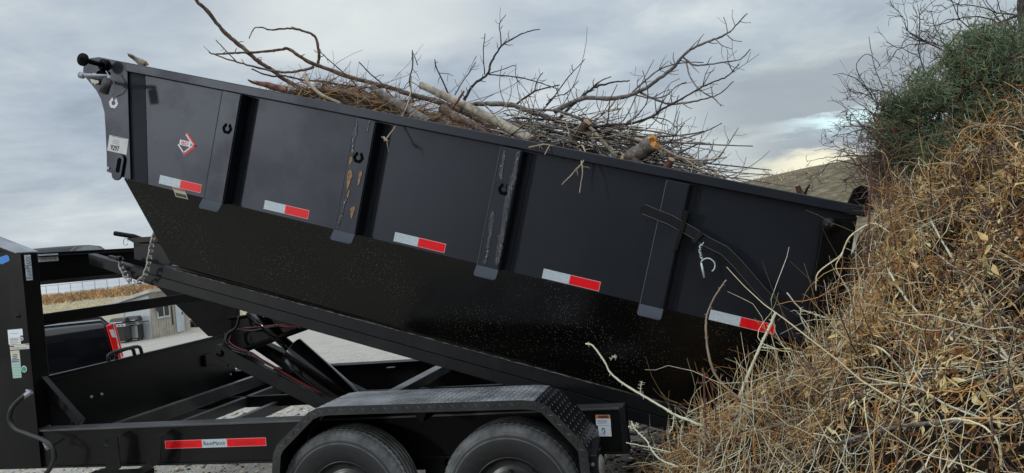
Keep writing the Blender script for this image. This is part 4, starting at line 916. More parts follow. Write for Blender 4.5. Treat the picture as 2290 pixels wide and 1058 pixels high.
# step bracket
SB = MB()
for pts_ in (((262, 976), (243, 985), (236, 1046), (213, 1054), (222, 1060), (250, 1060), (270, 1046)), ((362, 972), (345, 980), (325, 1040), (300, 1052), (318, 1062), (344, 1044), (358, 1030))):
    SB.slab([P(a, b, 4.36) for a, b in pts_], (0, .006, 0))
SB.bar(P(240, 1000, 4.40), P(240, 985, 4.45), .03, .006); SB.slab([P(262, 976, 4.36), P(243, 985, 4.36), P(243, 985, 4.36)+Vector((0, .1, .01)), P(262, 976, 4.36)+Vector((0, .1, .01))], (.004, 0, 0))
SB.slab([P(362, 972, 4.36), P(345, 980, 4.36), P(345, 980, 4.36)+Vector((0, .1, .01)), P(362, 972, 4.36)+Vector((0, .1, .01))], (.004, 0, 0))
SB.slab([P(213, 1052, 4.36), P(345, 1046, 4.36), P(345, 1046, 4.36)+Vector((0, -.10, -.004)), P(213, 1052, 4.36)+Vector((0, -.10, -.004))], (0, 0, -.03)); SB.build('step', 'frame_black', TR, .002)
# curled breakaway hose with end fittings
mb = MB(); mb.smooth = True
mb.tube(catmull([P(60, 882, 4.36), P(44, 893, 4.33), P(27, 912, 4.30), P(21, 937, 4.30), P(34, 958, 4.30), P(62, 970, 4.30), P(95, 983, 4.30), P(115, 998, 4.30), P(122, 1020, 4.30), P(114, 1044, 4.30), P(98, 1066, 4.30)], 6), .0145, 12); HS = mb.build('breakaway_hose', 'hose_black', TR)
mb = MB(); mb.tube([P(52, 888, 4.35), P(70, 876, 4.37)], .018, 8); mb.tube([P(66, 884, 4.36), P(60, 872, 4.37)], .009, 6); mb.tube([P(106, 1003, 4.29), P(100, 990, 4.34)], .012, 8); mb.build('hose_clamp', 'zinc', TR)
mb = MB(); mb.bar(P(116, 996, 4.37), P(144, 980, 4.42), .02, .02); mb.build('hose_bracket', 'frame_grey', TR, .002)
# rear end labels and lamp box
mb = MB(); y = YN+.0115
mb.cur = 0; q = [P(a, b, y) for a, b in ((1331.5, 928), (1364, 928), (1366.5, 951.5), (1333.5, 951.5))]; mb.slab(q, (0, -.001, 0))
mb.cur = 1; mb.slab([P(a, b, y-.0012) for a, b in ((1331.8, 928.3), (1363.8, 928.3), (1364.6, 936), (1332.4, 936))], (0, -.0006, 0))
mb.cur = 2; put_text(mb, 'WARNING', P(1349, 932.2, y-.0026), (1, 0, .0), (0, 0, 1), .020, width=.055, bold=.0006)
rows(mb, y-.0013, 1336, 1358, (940, 943, 946), 3, .8, -.04)
mb.build('warning_label', ['sticker_pale', 'sticker_orange', 'ink_black', 'ink_grey'], fr)
mb = MB(); mb.cur = 0; mb.slab([P(a, b, y) for a, b in ((1337, 952), (1366, 952), (1368, 976), (1339, 976))], (0, -.001, 0)); mb.cur = 1
q = P(1349.5, 964, y-.0014); mb.tube([q+Vector((math.cos(a_)*.008, 0, math.sin(a_)*.016)) for a_ in np.linspace(-2.2, 3.2, 14)], .0022, 5); mb.build('instruction_label', ['sticker_pale', 'ink_black'], fr)
mb = MB(); mb.slab([P(1312, 1018, 4.13), P(1332, 1018, 4.13), P(1356, 987, 4.13), P(1324, 985, 4.13)], (0, .1, 0))
x0 = P(1313, 1018, 4.12).x; x1 = P(1336, 1018, 4.12).x; z1 = P(1325, 1017, 4.12).z
mb = MB(); mb.slab([(x0, 4.10, z1), (x1, 4.10, z1), (x1, 4.10, z1-.28), (x0, 4.10, z1-.28)], (0, .16, 0)); mb.slab([(x0+.002, 4.101, z1+.0005), (x1, 4.101, z1+.0005), (x1, 4.259, z1+.05), (x0+.002, 4.259, z1+.05)], (0, .0, -.02)); lb = mb.build('lamp_box', 'frame_grey', TR, .003)
mb = MB(); mb.smooth = True; mb.lathe([(0, .012), (.045, .010), (.062, .0), (.064, -.008)], (0, 0, 0), 'y', 28); mb.v = [(x1+.001+p[1]+.008, 4.18+p[0], z1-.09+p[2]*1.15) for p in mb.v]
mat('lens_dusty', (.22, .21, .20), .3, fn=vary((.3, .29, .27), (.12, .11, .11), 30)); mb.build('marker_lamp', 'lens_dusty', lb)
mb = MB(); q = P(1326, 1038, 4.10); mb.tube([q, q+Vector((0, -.006, 0))], .009, 10); mb.build('bolt', 'zinc', lb)

# ---- inner frame members seen under the raised bed
def crossm(px_, py_, z, wd=.05, hh=.10, y0=YN+.13, y1=6.77, m_='member_dusty'):
    g_ = G(px_, py_, z); mb = MB(); mb.box(g_.x-wd/2, g_.x+wd/2, y0, y1, z-hh, z); mb.build('crossmember', m_, TR, .003); return g_
crossm(360, 911, .70, .055); crossm(480, 913, .60, .045, .08); crossm(912, 856, .712, .09, .07); crossm(600, 905, .55, .05, .08); crossm(1150, 880, .70, .06)
for y_, z_ in ((5.15, .60), (6.1, .60)):
    mb = MB(); mb.box(XC+.02, -.7, y_, y_+.05, z_-.09, z_); mb.build('inner_rail', 'dull_black', TR, .003)
mb = MB(); mb.box(P(868, 822, 6.5).x, P(885, 822, 6.5).x, 6.45, 6.5, .712, P(876, 820, 6.5).z); mb.build('bed_stop', 'frame_grey', TR, .002)
# scissor hoist: lower arm, upper plate, cylinder
YA = 5.42
mb = MB(); a = P(489, 781, YA); b = P(735, 905, YA); d_ = (b-a).normalized(); mb.bar(a, b+d_*.25, .10, .105, (0, 1, 0))
mb.v = [v_ for v_ in mb.v]; LA = mb.build('hoist_arm', 'frame_grey', TR, .006)
mb = MB(); mb.smooth = True; q = P(492, 790, YA-.055); mb.tube([q, q+Vector((0, -.012, 0))], .026, 18); mb.build('pivot_pin', 'frame_black', LA)
mb = MB(); mb.bar(a+Vector((0, .45, 0)), b+Vector((0, .45, 0))+d_*.2, .08, .10, (0, 1, 0)); mb.build('hoist_arm', 'dull_black', TR, .006)
YU = 5.62; mb = MB(); mb.slab([P(516, 712, YU), P(572, 702, YU), P(690, 725, YU), P(735, 716, YU), P(560, 782, YU), P(510, 798, YU)], (0, .02, 0)); mb.build('hoist_plate', 'frame_black', TR, .003)
mb = MB(); mb.smooth = True; mb.tube([P(548, 782, YU-.03), P(700, 727, YU-.03)], .021, 10); mb.tube([P(512, 713, YU-.02), P(580, 703, YU-.02)], .012, 8); mb.build('hoist_tube', 'dull_black', TR)
mb = MB(); mb.bar(P(575, 765, YU+.3), P(660, 822, YU+.3), .09, .10, (0, 1, 0)); mb.build('hoist_arm', 'dull_black', TR, .004)
mb = MB(); mb.smooth = True; a = P(650, 778, 5.62); b = P(795, 905, 5.70); d_ = (b-a).normalized(); b += d_*.25; mb.tube([a, a+d_*.006, a+d_*.012, b], [.088, .097, .10, .10], 36); CY_ = mb.build('hydraulic_cylinder', 'gloss_black', TR)
mb = MB(); mb.smooth = True; mb.tube([a-d_*.42, a], .042, 18); mb.build('piston_rod', 'gloss_black', TR)
mb = MB(); mb.smooth = True; q = P(652, 818, 5.55); mb.tube([P(640, 806, 5.52), P(655, 824, 5.52)], .016, 10); mb.build('hose_fitting', 'zinc', CY_)
def hose(name, pts_, r, m_):
    mb = MB(); mb.smooth = True; mb.tube(catmull([P(*p_) for p_ in pts_], 6), r, 8); mb.build(name, m_, TR)
hose('hydraulic_hose', [(655, 826, 5.5), (690, 856, 5.48), (740, 890, 5.45), (790, 920, 5.45)], .013, 'hose_black')
hose('hydraulic_hose', [(536, 706, 5.56), (528, 732, 5.52), (509, 747, 5.50), (507, 768, 5.48), (525, 781, 5.42), (560, 790, 5.38), (590, 812, 5.38), (650, 848, 5.38), (700, 880, 5.38), (760, 920, 5.38)], .010, 'hose_black')
hose('hydraulic_hose', [(530, 737, 5.56), (565, 739, 5.56), (600, 732, 5.56), (640, 727, 5.56), (680, 735, 5.56)], .009, 'hose_black')
hose('hydraulic_hose', [(560, 706, 5.57), (572, 710, 5.55), (575, 718, 5.55), (568, 724, 5.55)], .006, 'hose_black')
hose('electric_cable', [(540, 734, 5.55), (600, 729, 5.55), (618, 726, 5.54), (650, 728, 5.54), (690, 727, 5.6)], .005, 'wire_red')
hose('electric_cable', [(620, 729, 5.54), (655, 731, 5.54), (684, 727, 5.55)], .005, 'wire_red')
hose('electric_cable', [(516, 750, 5.49), (514, 765, 5.47), (530, 777, 5.40), (562, 788, 5.37), (585, 803, 5.37), (618, 822, 5.37), (660, 847, 5.37), (720, 880, 5.37)], .0045, 'wire_red')
hose('electric_cable', [(568, 793, 5.36), (590, 808, 5.36), (600, 814, 5.36), (640, 838, 5.36), (700, 872, 5.36)], .004, 'wire_red')
hose('electric_cable', [(505, 745, 5.5), (503, 770, 5.47), (522, 785, 5.40), (575, 800, 5.37), (630, 838, 5.37), (720, 885, 5.37)], .007, 'hose_black')
for px_, py_ in ((540, 787), (556, 793), (625, 833), (618, 726)):
    mb = MB(); q = P(px_, py_, 5.36 if py_ > 750 else 5.53); torus_link(mb, q, (0, 0, 1), (0, 1, 0), .06, .035, .003); mb.build('cable_tie', 'hose_black', TR)
mb = MB(); mb.smooth = False; mb.tube([P(592, 814.5, 5.35), P(612, 825, 5.35)], .0055, 6); mb.build('cable_label', 'sticker_white', TR)
# safety chain, pump handle and latch bracket under the front of the bed
mb = MB(); mb.smooth = True
chain(mb, [P(349, 516, 4.80), P(344, 530, 4.78), P(340, 548, 4.77), P(335, 575, 4.77), P(330, 600, 4.77), P(321, 620, 4.77), P(306, 634, 4.78), P(290, 628, 4.78), P(279, 612, 4.80), P(271, 594, 4.82), P(270, 577, 4.84)], .054, .034, .0056); mb.build('safety_chain', 'chain_steel', TR)
mb = MB(); mb.smooth = True; mb.tube([P(257, 522, 4.98), P(300, 529, 4.98), P(335, 541, 4.98)], [.017, .017, .013], 12); mb.build('pump_handle', 'dull_black', TR)
mb = MB(); mb.slab([P(298, 543, 5.0), P(350, 540, 5.0), P(372, 560, 5.0), P(398, 592, 5.0), P(396, 600, 5.0), P(300, 580, 5.0)], (0, .05, 0)); mb.slab([P(280, 533, 4.96), P(335, 529, 4.96), P(345, 541, 4.96), P(300, 544, 4.96)], (0, .12, 0)); mb.build('latch_bracket', 'frame_grey', TR, .003)
mb = MB(); mb.smooth = True; torus_link(mb, P(281, 541, 4.94), (.3, 0, 1), (1, 0, 0), .05, .036, .0022); mb.build('ring_pin', 'zinc', TR)
mb = MB(); mb.bar(P(245, 574, 4.82), P(268, 580, 4.82), .03, .02); mb.tube([P(262, 578, 4.80), P(270, 579, 4.80)], .018, 10); mb.build('chain_anchor', 'frame_black', DB, .002)
mb = MB(); mb.slab([P(344, 514, 4.92), P(352, 512, 4.92), P(360, 540, 4.92), P(340, 545, 4.92)], (0, .1, 0)); mb.build('hook_lug', 'frame_grey', DB, .002)

# ------------------------------------------------------------------ brush load in the bed
def wand(mb, pts, r0, r1, n_=7, seed=0, rough=.12, knots=0, jit=0):
    rr = random.Random(seed); path = catmull(pts, 5); m_ = len(path)
    if jit: path = [p+Vector((rr.uniform(-1, 1), rr.uniform(-1, 1), rr.uniform(-1, 1)))*jit for p in path]
    rad = [max(.0012, (r0+(r1-r0)*i/(m_-1))*(1+rr.uniform(-rough, rough))) for i in range(m_)]
    mb.tube(path, rad, n_)
    return path, rad
def spur(mb, path, rad, rr, count, lmin, lmax, bud=True):
    for _ in range(count):
        i = rr.randrange(1, len(path)-1); p = path[i]; d_ = (path[i+1]-path[i-1]).normalized()
        s_ = Vector((rr.uniform(-1, 1), rr.uniform(-.5, .5), rr.uniform(-.8, 1))); s_ = (s_-d_*s_.dot(d_)*.6).normalized(); l = rr.uniform(lmin, lmax)
        e_ = p+(d_*.6+s_*.8)*l; mid = p+(d_*.3+s_*.55)*l; r = min(rad[i]*.55, .0035)
        mb.tube([p, mid, e_], [r, r*.8, max(r*.5, .0012)], 5)
        if bud and rr.random() < .5: mb.tube([e_, e_+s_*.008], [r*.9, r*.4], 4)
        if l > .1 and rr.random() < .6:
            q = mid; e2 = q+(d_*.7-s_*.4+Vector((0, 0, .3))).normalized()*l*.5; mb.tube([q, e2], [r*.7, .0012], 4)
BR = 'branches sticking out of the bed load'
def branch(name, label, strokes, m_, cat='branch', spurs=6, lm=(.03, .12), group=BR, seed=1, n_=7):
    """strokes: (list of px points, Y at start, Y at end, radius start, radius end)"""
    mb = MB(); mb.smooth = True; rr = random.Random(seed)
    for k, (pts, ya_, yb2, r0, r1) in enumerate(strokes):
        n0 = len(pts); w3 = [P(x, y, ya_+(yb2-ya_)*i/(n0-1)) for i, (x, y) in enumerate(pts)]
        path, rad = wand(mb, w3, r0, r1, n_, seed*31+k, jit=min(r0*.3, .003))
        L_ = sum((path[i+1]-path[i]).length for i in range(len(path)-1)); spur(mb, path, rad, rr, int(spurs*L_*1.2)+1, *lm)
    return tag(mb.build(name, m_), label, cat, group)
branch('branch', 'thick bare stem leaning up out of the top of the photo at left', [([(415, -45), (439, 0), (467, 28), (495, 65), (523, 90), (554, 117), (582, 140), (607, 156), (632, 175), (657, 190), (701, 212), (735, 228), (790, 262)], 5.0, 5.5, .013, .017)], 'bark_brown', spurs=7, lm=(.02, .07), seed=2)
branch('branch', 'long brown crooked branch with an arching side shoot above the bed', [
    ([(482, 121), (520, 119), (545, 118), (576, 117), (626, 111), (645, 109), (669, 125), (694, 140), (732, 154), (779, 171), (825, 184), (872, 196), (919, 212), (981, 228), (1040, 252), (1110, 290)], 5.1, 5.5, .006, .021),
    ([(712, 142), (713, 118), (707, 87), (694, 75), (663, 65), (638, 64), (604, 67), (588, 62), (568, 64), (556, 87)], 5.25, 5.1, .011, .003),
    ([(701, 150), (672, 158), (638, 162), (595, 156), (560, 147), (523, 137), (482, 123), (467, 117)], 5.2, 5.0, .010, .004),
    ([(528, 137), (501, 109), (482, 89)], 5.1, 5.0, .004, .003)], 'bark_brown', spurs=4, lm=(.02, .07), seed=3)
branch('branch', 'thin dark stem lying along the straw at the front of the load', [([(562, 154), (588, 165), (613, 171), (638, 170), (679, 179), (719, 182), (763, 190), (807, 195), (853, 196)], 5.0, 5.3, .005, .008)], 'bark_dark', seed=4, spurs=6)
branch('branch', 'slender dark shoot slanting down from beside the arching shoot', [([(715, 115), (735, 134), (757, 153), (782, 175), (800, 196), (813, 224), (818, 250)], 5.2, 5.1, .003, .006)], 'bark_dark', seed=5, spurs=8, lm=(.03, .08))
branch('branch', 'dark twiggy shoot in the gap left of the weathered post', [([(803, 139), (828, 165), (853, 187), (878, 218), (900, 245)], 5.3, 5.2, .004, .006)], 'bark_dark', seed=6, spurs=8, lm=(.03, .08))
branch('branch', 'short upright dark twig standing just left of the weathered post', [([(922, 112), (923, 147), (916, 181), (925, 230)], 5.4, 5.4, .004, .006), ([(934, 146), (928, 128), (923, 118)], 5.4, 5.4, .003, .003)], 'bark_dark', seed=7, spurs=12, lm=(.03, .1))
branch('branch', 'bushy dark upright twig behind the top of the weathered post', [([(972, 133), (976, 152), (991, 183), (1002, 209), (1015, 240)], 5.5, 5.5, .004, .007), ([(1017, 213), (1033, 185), (1051, 160), (1064, 139)], 5.5, 5.5, .004, .003)], 'bark_dark', seed=8, spurs=16, lm=(.04, .13))
branch('branch', 'forked dark branch with buds reaching highest above the middle of the load', [
    ([(1030, 250), (1044, 213), (1063, 186), (1089, 167), (1100, 137), (1115, 111), (1127, 99), (1157, 80), (1180, 71), (1208, 65)], 5.4, 5.5, .011, .003),
    ([(1121, 103), (1119, 75), (1117, 54), (1131, 33)], 5.5, 5.5, .0045, .0025), ([(1084, 167), (1081, 114), (1085, 75)], 5.45, 5.4, .004, .0025),
    ([(1093, 167), (1146, 171), (1187, 179), (1221, 190), (1250, 200)], 5.45, 5.4, .005, .003), ([(1093, 165), (1125, 155), (1152, 147), (1153, 168), (1162, 190)], 5.45, 5.4, .0035, .002)], 'bark_dark', seed=9, spurs=12, lm=(.02, .09))
branch('branch', 'dark spreading branch low over the middle of the load', [([(1150, 240), (1161, 228), (1195, 205), (1225, 196), (1252, 190)], 5.3, 5.3, .008, .004), ([(1195, 203), (1202, 179), (1214, 162)], 5.3, 5.3, .004, .003),
    ([(1221, 235), (1240, 215), (1263, 183), (1282, 160), (1308, 132)], 5.35, 5.3, .005, .0025), ([(1225, 225), (1250, 213), (1267, 209), (1293, 181)], 5.3, 5.3, .004, .0025)], 'bark_dark', seed=10, spurs=10, lm=(.03, .1))
branch('branch', 'grey branch rising to a short twiggy tip right of the middle', [([(1225, 300), (1263, 251), (1293, 224), (1320, 201), (1339, 192), (1376, 184), (1407, 181)], 5.3, 5.3, .012, .004), ([(1320, 201), (1340, 183), (1367, 171)], 5.3, 5.3, .005, .003)], 'bark_dark', seed=11, spurs=9, lm=(.03, .1))
branch('branch', 'longest grey branch sweeping up to the far right with many curved side shoots', [
    ([(1240, 250), (1301, 220), (1339, 220), (1384, 218), (1429, 205), (1475, 175), (1505, 152), (1528, 124), (1558, 103), (1596, 88), (1626, 75), (1649, 54), (1671, 29)], 5.2, 5.0, .017, .003),
    ([(1528, 128), (1550, 145), (1581, 145), (1618, 139), (1656, 132), (1679, 109)], 5.1, 5.1, .006, .003),
    ([(1414, 207), (1444, 179), (1482, 152), (1528, 141), (1573, 139)], 5.15, 5.1, .006, .003),
    ([(1535, 141), (1543, 171), (1565, 201), (1596, 220), (1613, 237)], 5.1, 5.0, .005, .003),
    ([(1429, 205), (1460, 220), (1497, 232), (1543, 228), (1581, 220), (1611, 209), (1641, 181)], 5.15, 5.05, .008, .003),
    ([(1422, 213), (1460, 220), (1490, 213), (1512, 194), (1535, 183)], 5.15, 5.1, .005, .003),
    ([(1626, 78), (1640, 90), (1659, 93)], 5, 5, .003, .002), ([(1600, 88), (1615, 102), (1638, 110)], 5, 5, .0035, .002), ([(1627, 75), (1624, 55), (1618, 38)], 5, 5, .003, .002)], 'bark_grey', seed=12, spurs=7, lm=(.04, .13))
branch('branch', 'lower right branch curving up below the longest one', [([(1300, 290), (1357, 281), (1407, 277), (1456, 262), (1482, 243), (1520, 224), (1558, 201), (1592, 184), (1626, 171), (1652, 143)], 5.0, 4.9, .010, .003),
    ([(1403, 276), (1429, 254), (1448, 224), (1446, 190), (1437, 158)], 5.0, 5.0, .004, .0025), ([(1456, 262), (1490, 268), (1515, 288)], 4.95, 4.9, .004, .002)], 'bark_dark', seed=13, spurs=9, lm=(.04, .14))
branch('branch', 'olive brown branch at the right end of the load over the rail', [([(1420, 310), (1467, 326), (1497, 341), (1535, 356), (1573, 358), (1603, 355), (1626, 351)], 4.85, 4.75, .010, .004), ([(1603, 355), (1626, 326), (1652, 285)], 4.78, 4.75, .004, .0025),
    ([(1535, 358), (1573, 383), (1618, 394), (1675, 409)], 4.8, 4.7, .005, .003), ([(1633, 400), (1656, 387), (1669, 351)], 4.7, 4.7, .003, .002)], 'twig_tan', seed=14, spurs=8, lm=(.04, .14))
branch('branch', 'thin dark stick crossing the right end of the load', [([(1440, 376), (1460, 366), (1505, 349), (1562, 322)], 4.85, 4.8, .006, .004), ([(1488, 332), (1512, 300), (1531, 275)], 4.9, 4.9, .004, .003)], 'bark_dark', seed=15, spurs=5)
branch('branch', 'pale broken twig hanging over the rail beside the second post', [([(919, 168), (919, 200), (910, 237), (888, 278), (860, 315)], 5.0, 4.44, .0045, .004), ([(862, 312), (858, 306)], 4.44, 4.44, .008, .004), ([(862, 312), (868, 316)], 4.44, 4.42, .007, .003)], 'twig_tan', seed=16, spurs=4, lm=(.02, .05))
branch('branch', 'pale forked twig hanging over the rail right of the third post', [([(1290, 330), (1301, 326), (1308, 338), (1305, 360), (1278, 391), (1257, 413)], 4.75, 4.42, .006, .003), ([(1300, 360), (1303, 383), (1299, 412), (1296, 432)], 4.5, 4.42, .004, .0025)], 'twig_tan', seed=17, spurs=4, lm=(.02, .07))
branch('branch', 'pale twig lying across the rail near the third post', [([(1182, 330), (1225, 324), (1278, 341), (1300, 340)], 4.5, 4.65, .004, .005), ([(1218, 346), (1224, 334), (1230, 325)], 4.5, 4.55, .003, .003)], 'twig_tan', seed=18, spurs=5, lm=(.02, .07))
branch('branch', 'reddish forked stick in front of the cut log', [([(958, 275), (985, 260), (1006, 247), (1025, 224), (1038, 203)], 4.95, 4.95, .009, .007), ([(1006, 247), (1000, 238), (994, 228)], 4.95, 5, .006, .003)], 'bark_red', seed=19, spurs=1, lm=(.02, .05))
for k, (pts, ya_, r0, r1, lab, m_) in enumerate((
    ([(1047, 235), (1089, 232), (1142, 235), (1180, 247), (1225, 262), (1263, 277), (1316, 300)], 5.25, .015, .019, 'thick grey limb arching behind the weathered post', 'bark_grey'),
    ([(1160, 246), (1195, 247), (1240, 247), (1278, 258), (1316, 273), (1365, 292), (1429, 315)], 5.15, .007, .012, 'grey limb running down the right half of the load', 'bark_grey'),
    ([(1180, 275), (1278, 292), (1335, 311), (1380, 326), (1410, 345)], 5.0, .008, .010, 'grey limb lying just above the rail at right', 'bark_grey'),
    ([(1200, 320), (1250, 310), (1290, 285), (1340, 255), (1390, 243)], 5.0, .005, .004, 'pale curved shoot crossing the grey limbs', 'twig_tan'),
    ([(1312, 277), (1346, 315), (1380, 353)], 4.95, .010, .014, 'straight pale stick leading down to the orange cut log', 'twig_tan'))):
    branch('branch', lab, [(pts, ya_, ya_, r0, r1)], m_, seed=30+k, spurs=5, lm=(.04, .15))
def log(name, label, pts, Y0, Y1, r0, r1, m_, cut='cut_tan', n_=14, rough=.05, seed=5, jag=0, group='logs in the bed load'):
    rr = random.Random(seed); w3 = [P(x, y, Y0+(Y1-Y0)*i/(len(pts)-1)) for i, (x, y) in enumerate(pts)]
    mb = MB(); mb.smooth = True; path = catmull(w3, 8) if len(w3) > 2 else [w3[0].lerp(w3[1], k/12) for k in range(13)]
    rad = [(r0+(r1-r0)*i/(len(path)-1)) for i in range(len(path))]; mb.tube(path, rad, n_, cap=False)
    for i_ in range(len(mb.v)): p = Vector(mb.v[i_]); c_ = path[min(i_//n_, len(path)-1)]; k = 1+rough*2*mnoise.noise(p*16)+rr.uniform(-rough, rough)*.4; mb.v[i_] = tuple(c_+(p-c_)*k)
    nb = len(path)
    for e_ in (0, nb-1):
        d_ = (path[0]-path[1]).normalized() if e_ == 0 else (path[-1]-path[-2]).normalized(); ring = [Vector(mb.v[e_*n_+k]) for k in range(n_)]
        mb.cur = 1; mb.smooth = False; c_ = path[e_]
        inner = [c_+(p-c_)*.55+d_*(rr.uniform(-.3, 1)*jag) for p in ring]; mb.add(ring+inner+[c_+d_*jag*rr.uniform(0, .6)], [(k, (k+1) % n_, n_+(k+1) % n_, n_+k) for k in range(n_)]+[(n_+k, n_+(k+1) % n_, 2*n_) for k in range(n_)]); mb.cur = 0; mb.smooth = True
    return tag(mb.build(name, [m_, cut]), label, 'log', group)
log('log', 'long weathered grey post lying down the slope of the load', [(941, 190), (1010, 222), (1080, 256), (1140, 287), (1190, 316)], 5.15, 4.8, .023, .033, 'weathered_wood', 'cut_tan', seed=1)
log('log', 'peeling brown log with a round cut end below the weathered post', [(988, 242), (1020, 262), (1055, 278), (1095, 300)], 4.95, 4.85, .030, .022, 'bark_brown', 'cut_tan', seed=2, rough=.12)
log('log', 'bark covered log half hidden between the straw and the forked stick', [(832, 196), (870, 222), (915, 248), (960, 276)], 5.1, 4.9, .022, .034, 'bark_grey', seed=3, rough=.1)
log('log', 'stubby split log with a bright orange broken end near the rail', [(1462, 318), (1440, 335), (1405, 358)], 4.78, 4.85, .050, .046, 'bark_grey', 'cut_orange', seed=4, jag=.03, rough=.10)
log('log', 'short brown stump leaning in the tangle left of the pale stick', [(1314, 272), (1300, 292), (1284, 312)], 4.95, 5.0, .030, .026, 'bark_brown', 'cut_tan', seed=6, rough=.1)
log('log', 'round cut log end lying on the rail beside the orange broken log', [(1391, 352), (1408, 358), (1430, 368)], 4.75, 4.8, .024, .026, 'bark_brown', 'cut_tan', seed=7)
log('log', 'small reddish cut stub near the right end of the load', [(1502, 356), (1497, 366), (1490, 378)], 4.75, 4.78, .020, .022, 'bark_red', 'cut_tan', seed=8)
log('log', 'red splintered root pointing left over the rail at the front of the straw', [(554, 178), (566, 184), (590, 189), (640, 201)], 4.8, 4.9, .004, .024, 'bark_red', seed=9, rough=.2)
log('log', 'splintered pale stub poking up over the front corner of the bed', [(290, 124), (300, 130), (322, 144)], 4.72, 4.8, .012, .024, 'weathered_wood', 'cut_tan', seed=10, jag=.03, rough=.2)
log('log', 'thin tan stick lying across the straw left of the second post', [(680, 168), (691, 187), (719, 212), (763, 232)], 5.0, 4.8, .012, .010, 'twig_tan', seed=11)
log('log', 'small red broken stub rising over the rail near the tailgate', [(1783, 414), (1787, 425), (1792, 437)], 4.72, 4.75, .012, .020, 'bark_red', seed=12, jag=.01)
log('log', 'slim dark splinter beside the red stub near the tailgate', [(1812, 412), (1804, 424), (1799, 438)], 4.70, 4.75, .004, .009, 'bark_dark', seed=13)

# fill under the branches: straw and chips in a heap, heap surface w(u, y) in bed coordinates
HP = [(.0, -.25), (.72, -.06), (.85, .05), (1.1, .13), (1.35, .14), (1.7, .09), (2.0, .03), (2.3, .0), (2.6, .06), (3.0, .10), (3.4, .05), (3.75, -.10), (4.1, -.3), (4.5, -.5)]
def heap(u, y):
    for (a, b), (c_, d_) in zip(HP, HP[1:]):
        if a <= u <= c_: f_ = (u-a)/(c_-a); w_ = b+(d_-b)*f_; break
    else: w_ = -.5
    e_ = sst(y, YB, YB+.45)*(1-sst(y, YF-.35, YF)); return -.12+(w_+.12)*e_ if w_ > -.12 else w_
mb = MB(); nu, ny = 60, 24; vs = []
for i in range(nu):
    for j in range(ny):
        u = .1+4.3*i/(nu-1); y = YB+.03+(YF-YB-.06)*j/(ny-1); vs.append(B(u, y, heap(u, y)-.03+.04*mnoise.noise(Vector((u*5, y*5, 1)))))
mb.smooth = True; mb.add(vs, [(i*ny+j, (i+1)*ny+j, (i+1)*ny+j+1, i*ny+j+1) for i in range(nu-1) for j in range(ny-1)])
tag(mb.build('mulch_heap', 'mound_core', recalc=False), 'brown heap of chips and debris filling the dump bed', kind='stuff')
def scatter_bed(n_, ur, yr, hfun, lmean, lsd, r, mix, K=6, elev=.25, curl=.6, dirang=(0, 1.2), lift=.0):
    u = rng.uniform(*ur, n_); y = rng.uniform(*yr, n_); w0 = np.array([heap(a_, b_) for a_, b_ in zip(u, y)])+rng.uniform(-.02, lift, n_)
    th = rng.normal(dirang[0], dirang[1], n_); el_ = rng.normal(.02, elev, n_); L_ = np.abs(rng.normal(lmean, lsd, n_))+.03
    pts = np.zeros((n_, K, 3)); cu_ = rng.normal(0, curl, n_); cv = rng.normal(0, curl*.6, n_)
    p = np.stack([u, y, w0], -1)
    for k in range(K):
        pts[:, k] = p; st_ = (L_/(K-1))[:, None]; p = p+st_*np.stack([np.cos(th)*np.cos(el_), np.sin(th)*np.cos(el_), np.sin(el_)], -1); th = th+cu_/(K-1)*1.5+rng.normal(0, .1, n_); el_ = el_+cv/(K-1)*1.2
    low_ = pts[..., 2] < .05; pts[..., 1] = np.where(low_, np.clip(pts[..., 1], YB+.03, YF-.03), pts[..., 1]); pts[..., 1] = np.maximum(pts[..., 1], YB-.10)
    wx = np.stack([O.x+pts[..., 0]*ct+pts[..., 2]*st, pts[..., 1], O.z-pts[..., 0]*st+pts[..., 2]*ct], -1)
    rad = np.linspace(1, .45, K)[None]*(r*rng.uniform(.6, 1.4, n_))[:, None]
    return stalks(wx, rad, rng.choice(len(mix), n_, p=mix))
tag(np_object('straw_litter', [scatter_bed(3000, (.8, 2.6), (YB+.05, 5.9), heap, .11, .06, .0022, [.30, .25, .25, .2], elev=.45, lift=.035)], ['twig_tan', 'straw_brown', 'straw_orange', 'bark_brown']), 'matted brown straw and bark chips heaped behind the front half of the rail', kind='stuff')
tag(np_object('twig_heap', [scatter_bed(70, (2.2, 3.6), (YB+.35, 5.9), heap, .6, .2, .008, [.5, .15, .1, .25], K=9, elev=.10, curl=.4, dirang=(.15, .3), lift=.14), scatter_bed(420, (2.3, 3.65), (YB+.16, 6.0), heap, .36, .18, .0040, [.34, .3, .12, .24], K=10, elev=.22, curl=1.7, dirang=(0, .8), lift=.17),
    scatter_bed(90, (2.2, 3.6), (YB+.08, 6.0), heap, .36, .2, .003, [.1, .1, .7, .1], K=8, elev=.28, curl=.8, dirang=(-.1, .8), lift=.10), scatter_bed(90, (1.2, 2.3), (YB+.1, 6.0), heap, .35, .2, .003, [.2, .2, .5, .1], K=8, elev=.35, curl=.6, dirang=(0, .9), lift=.06)], ['bark_grey', 'twig_tan', 'bark_dark', 'weathered_wood'], smooth=True), 'dense tangle of thin grey prunings in the rear half of the bed', kind='stuff')

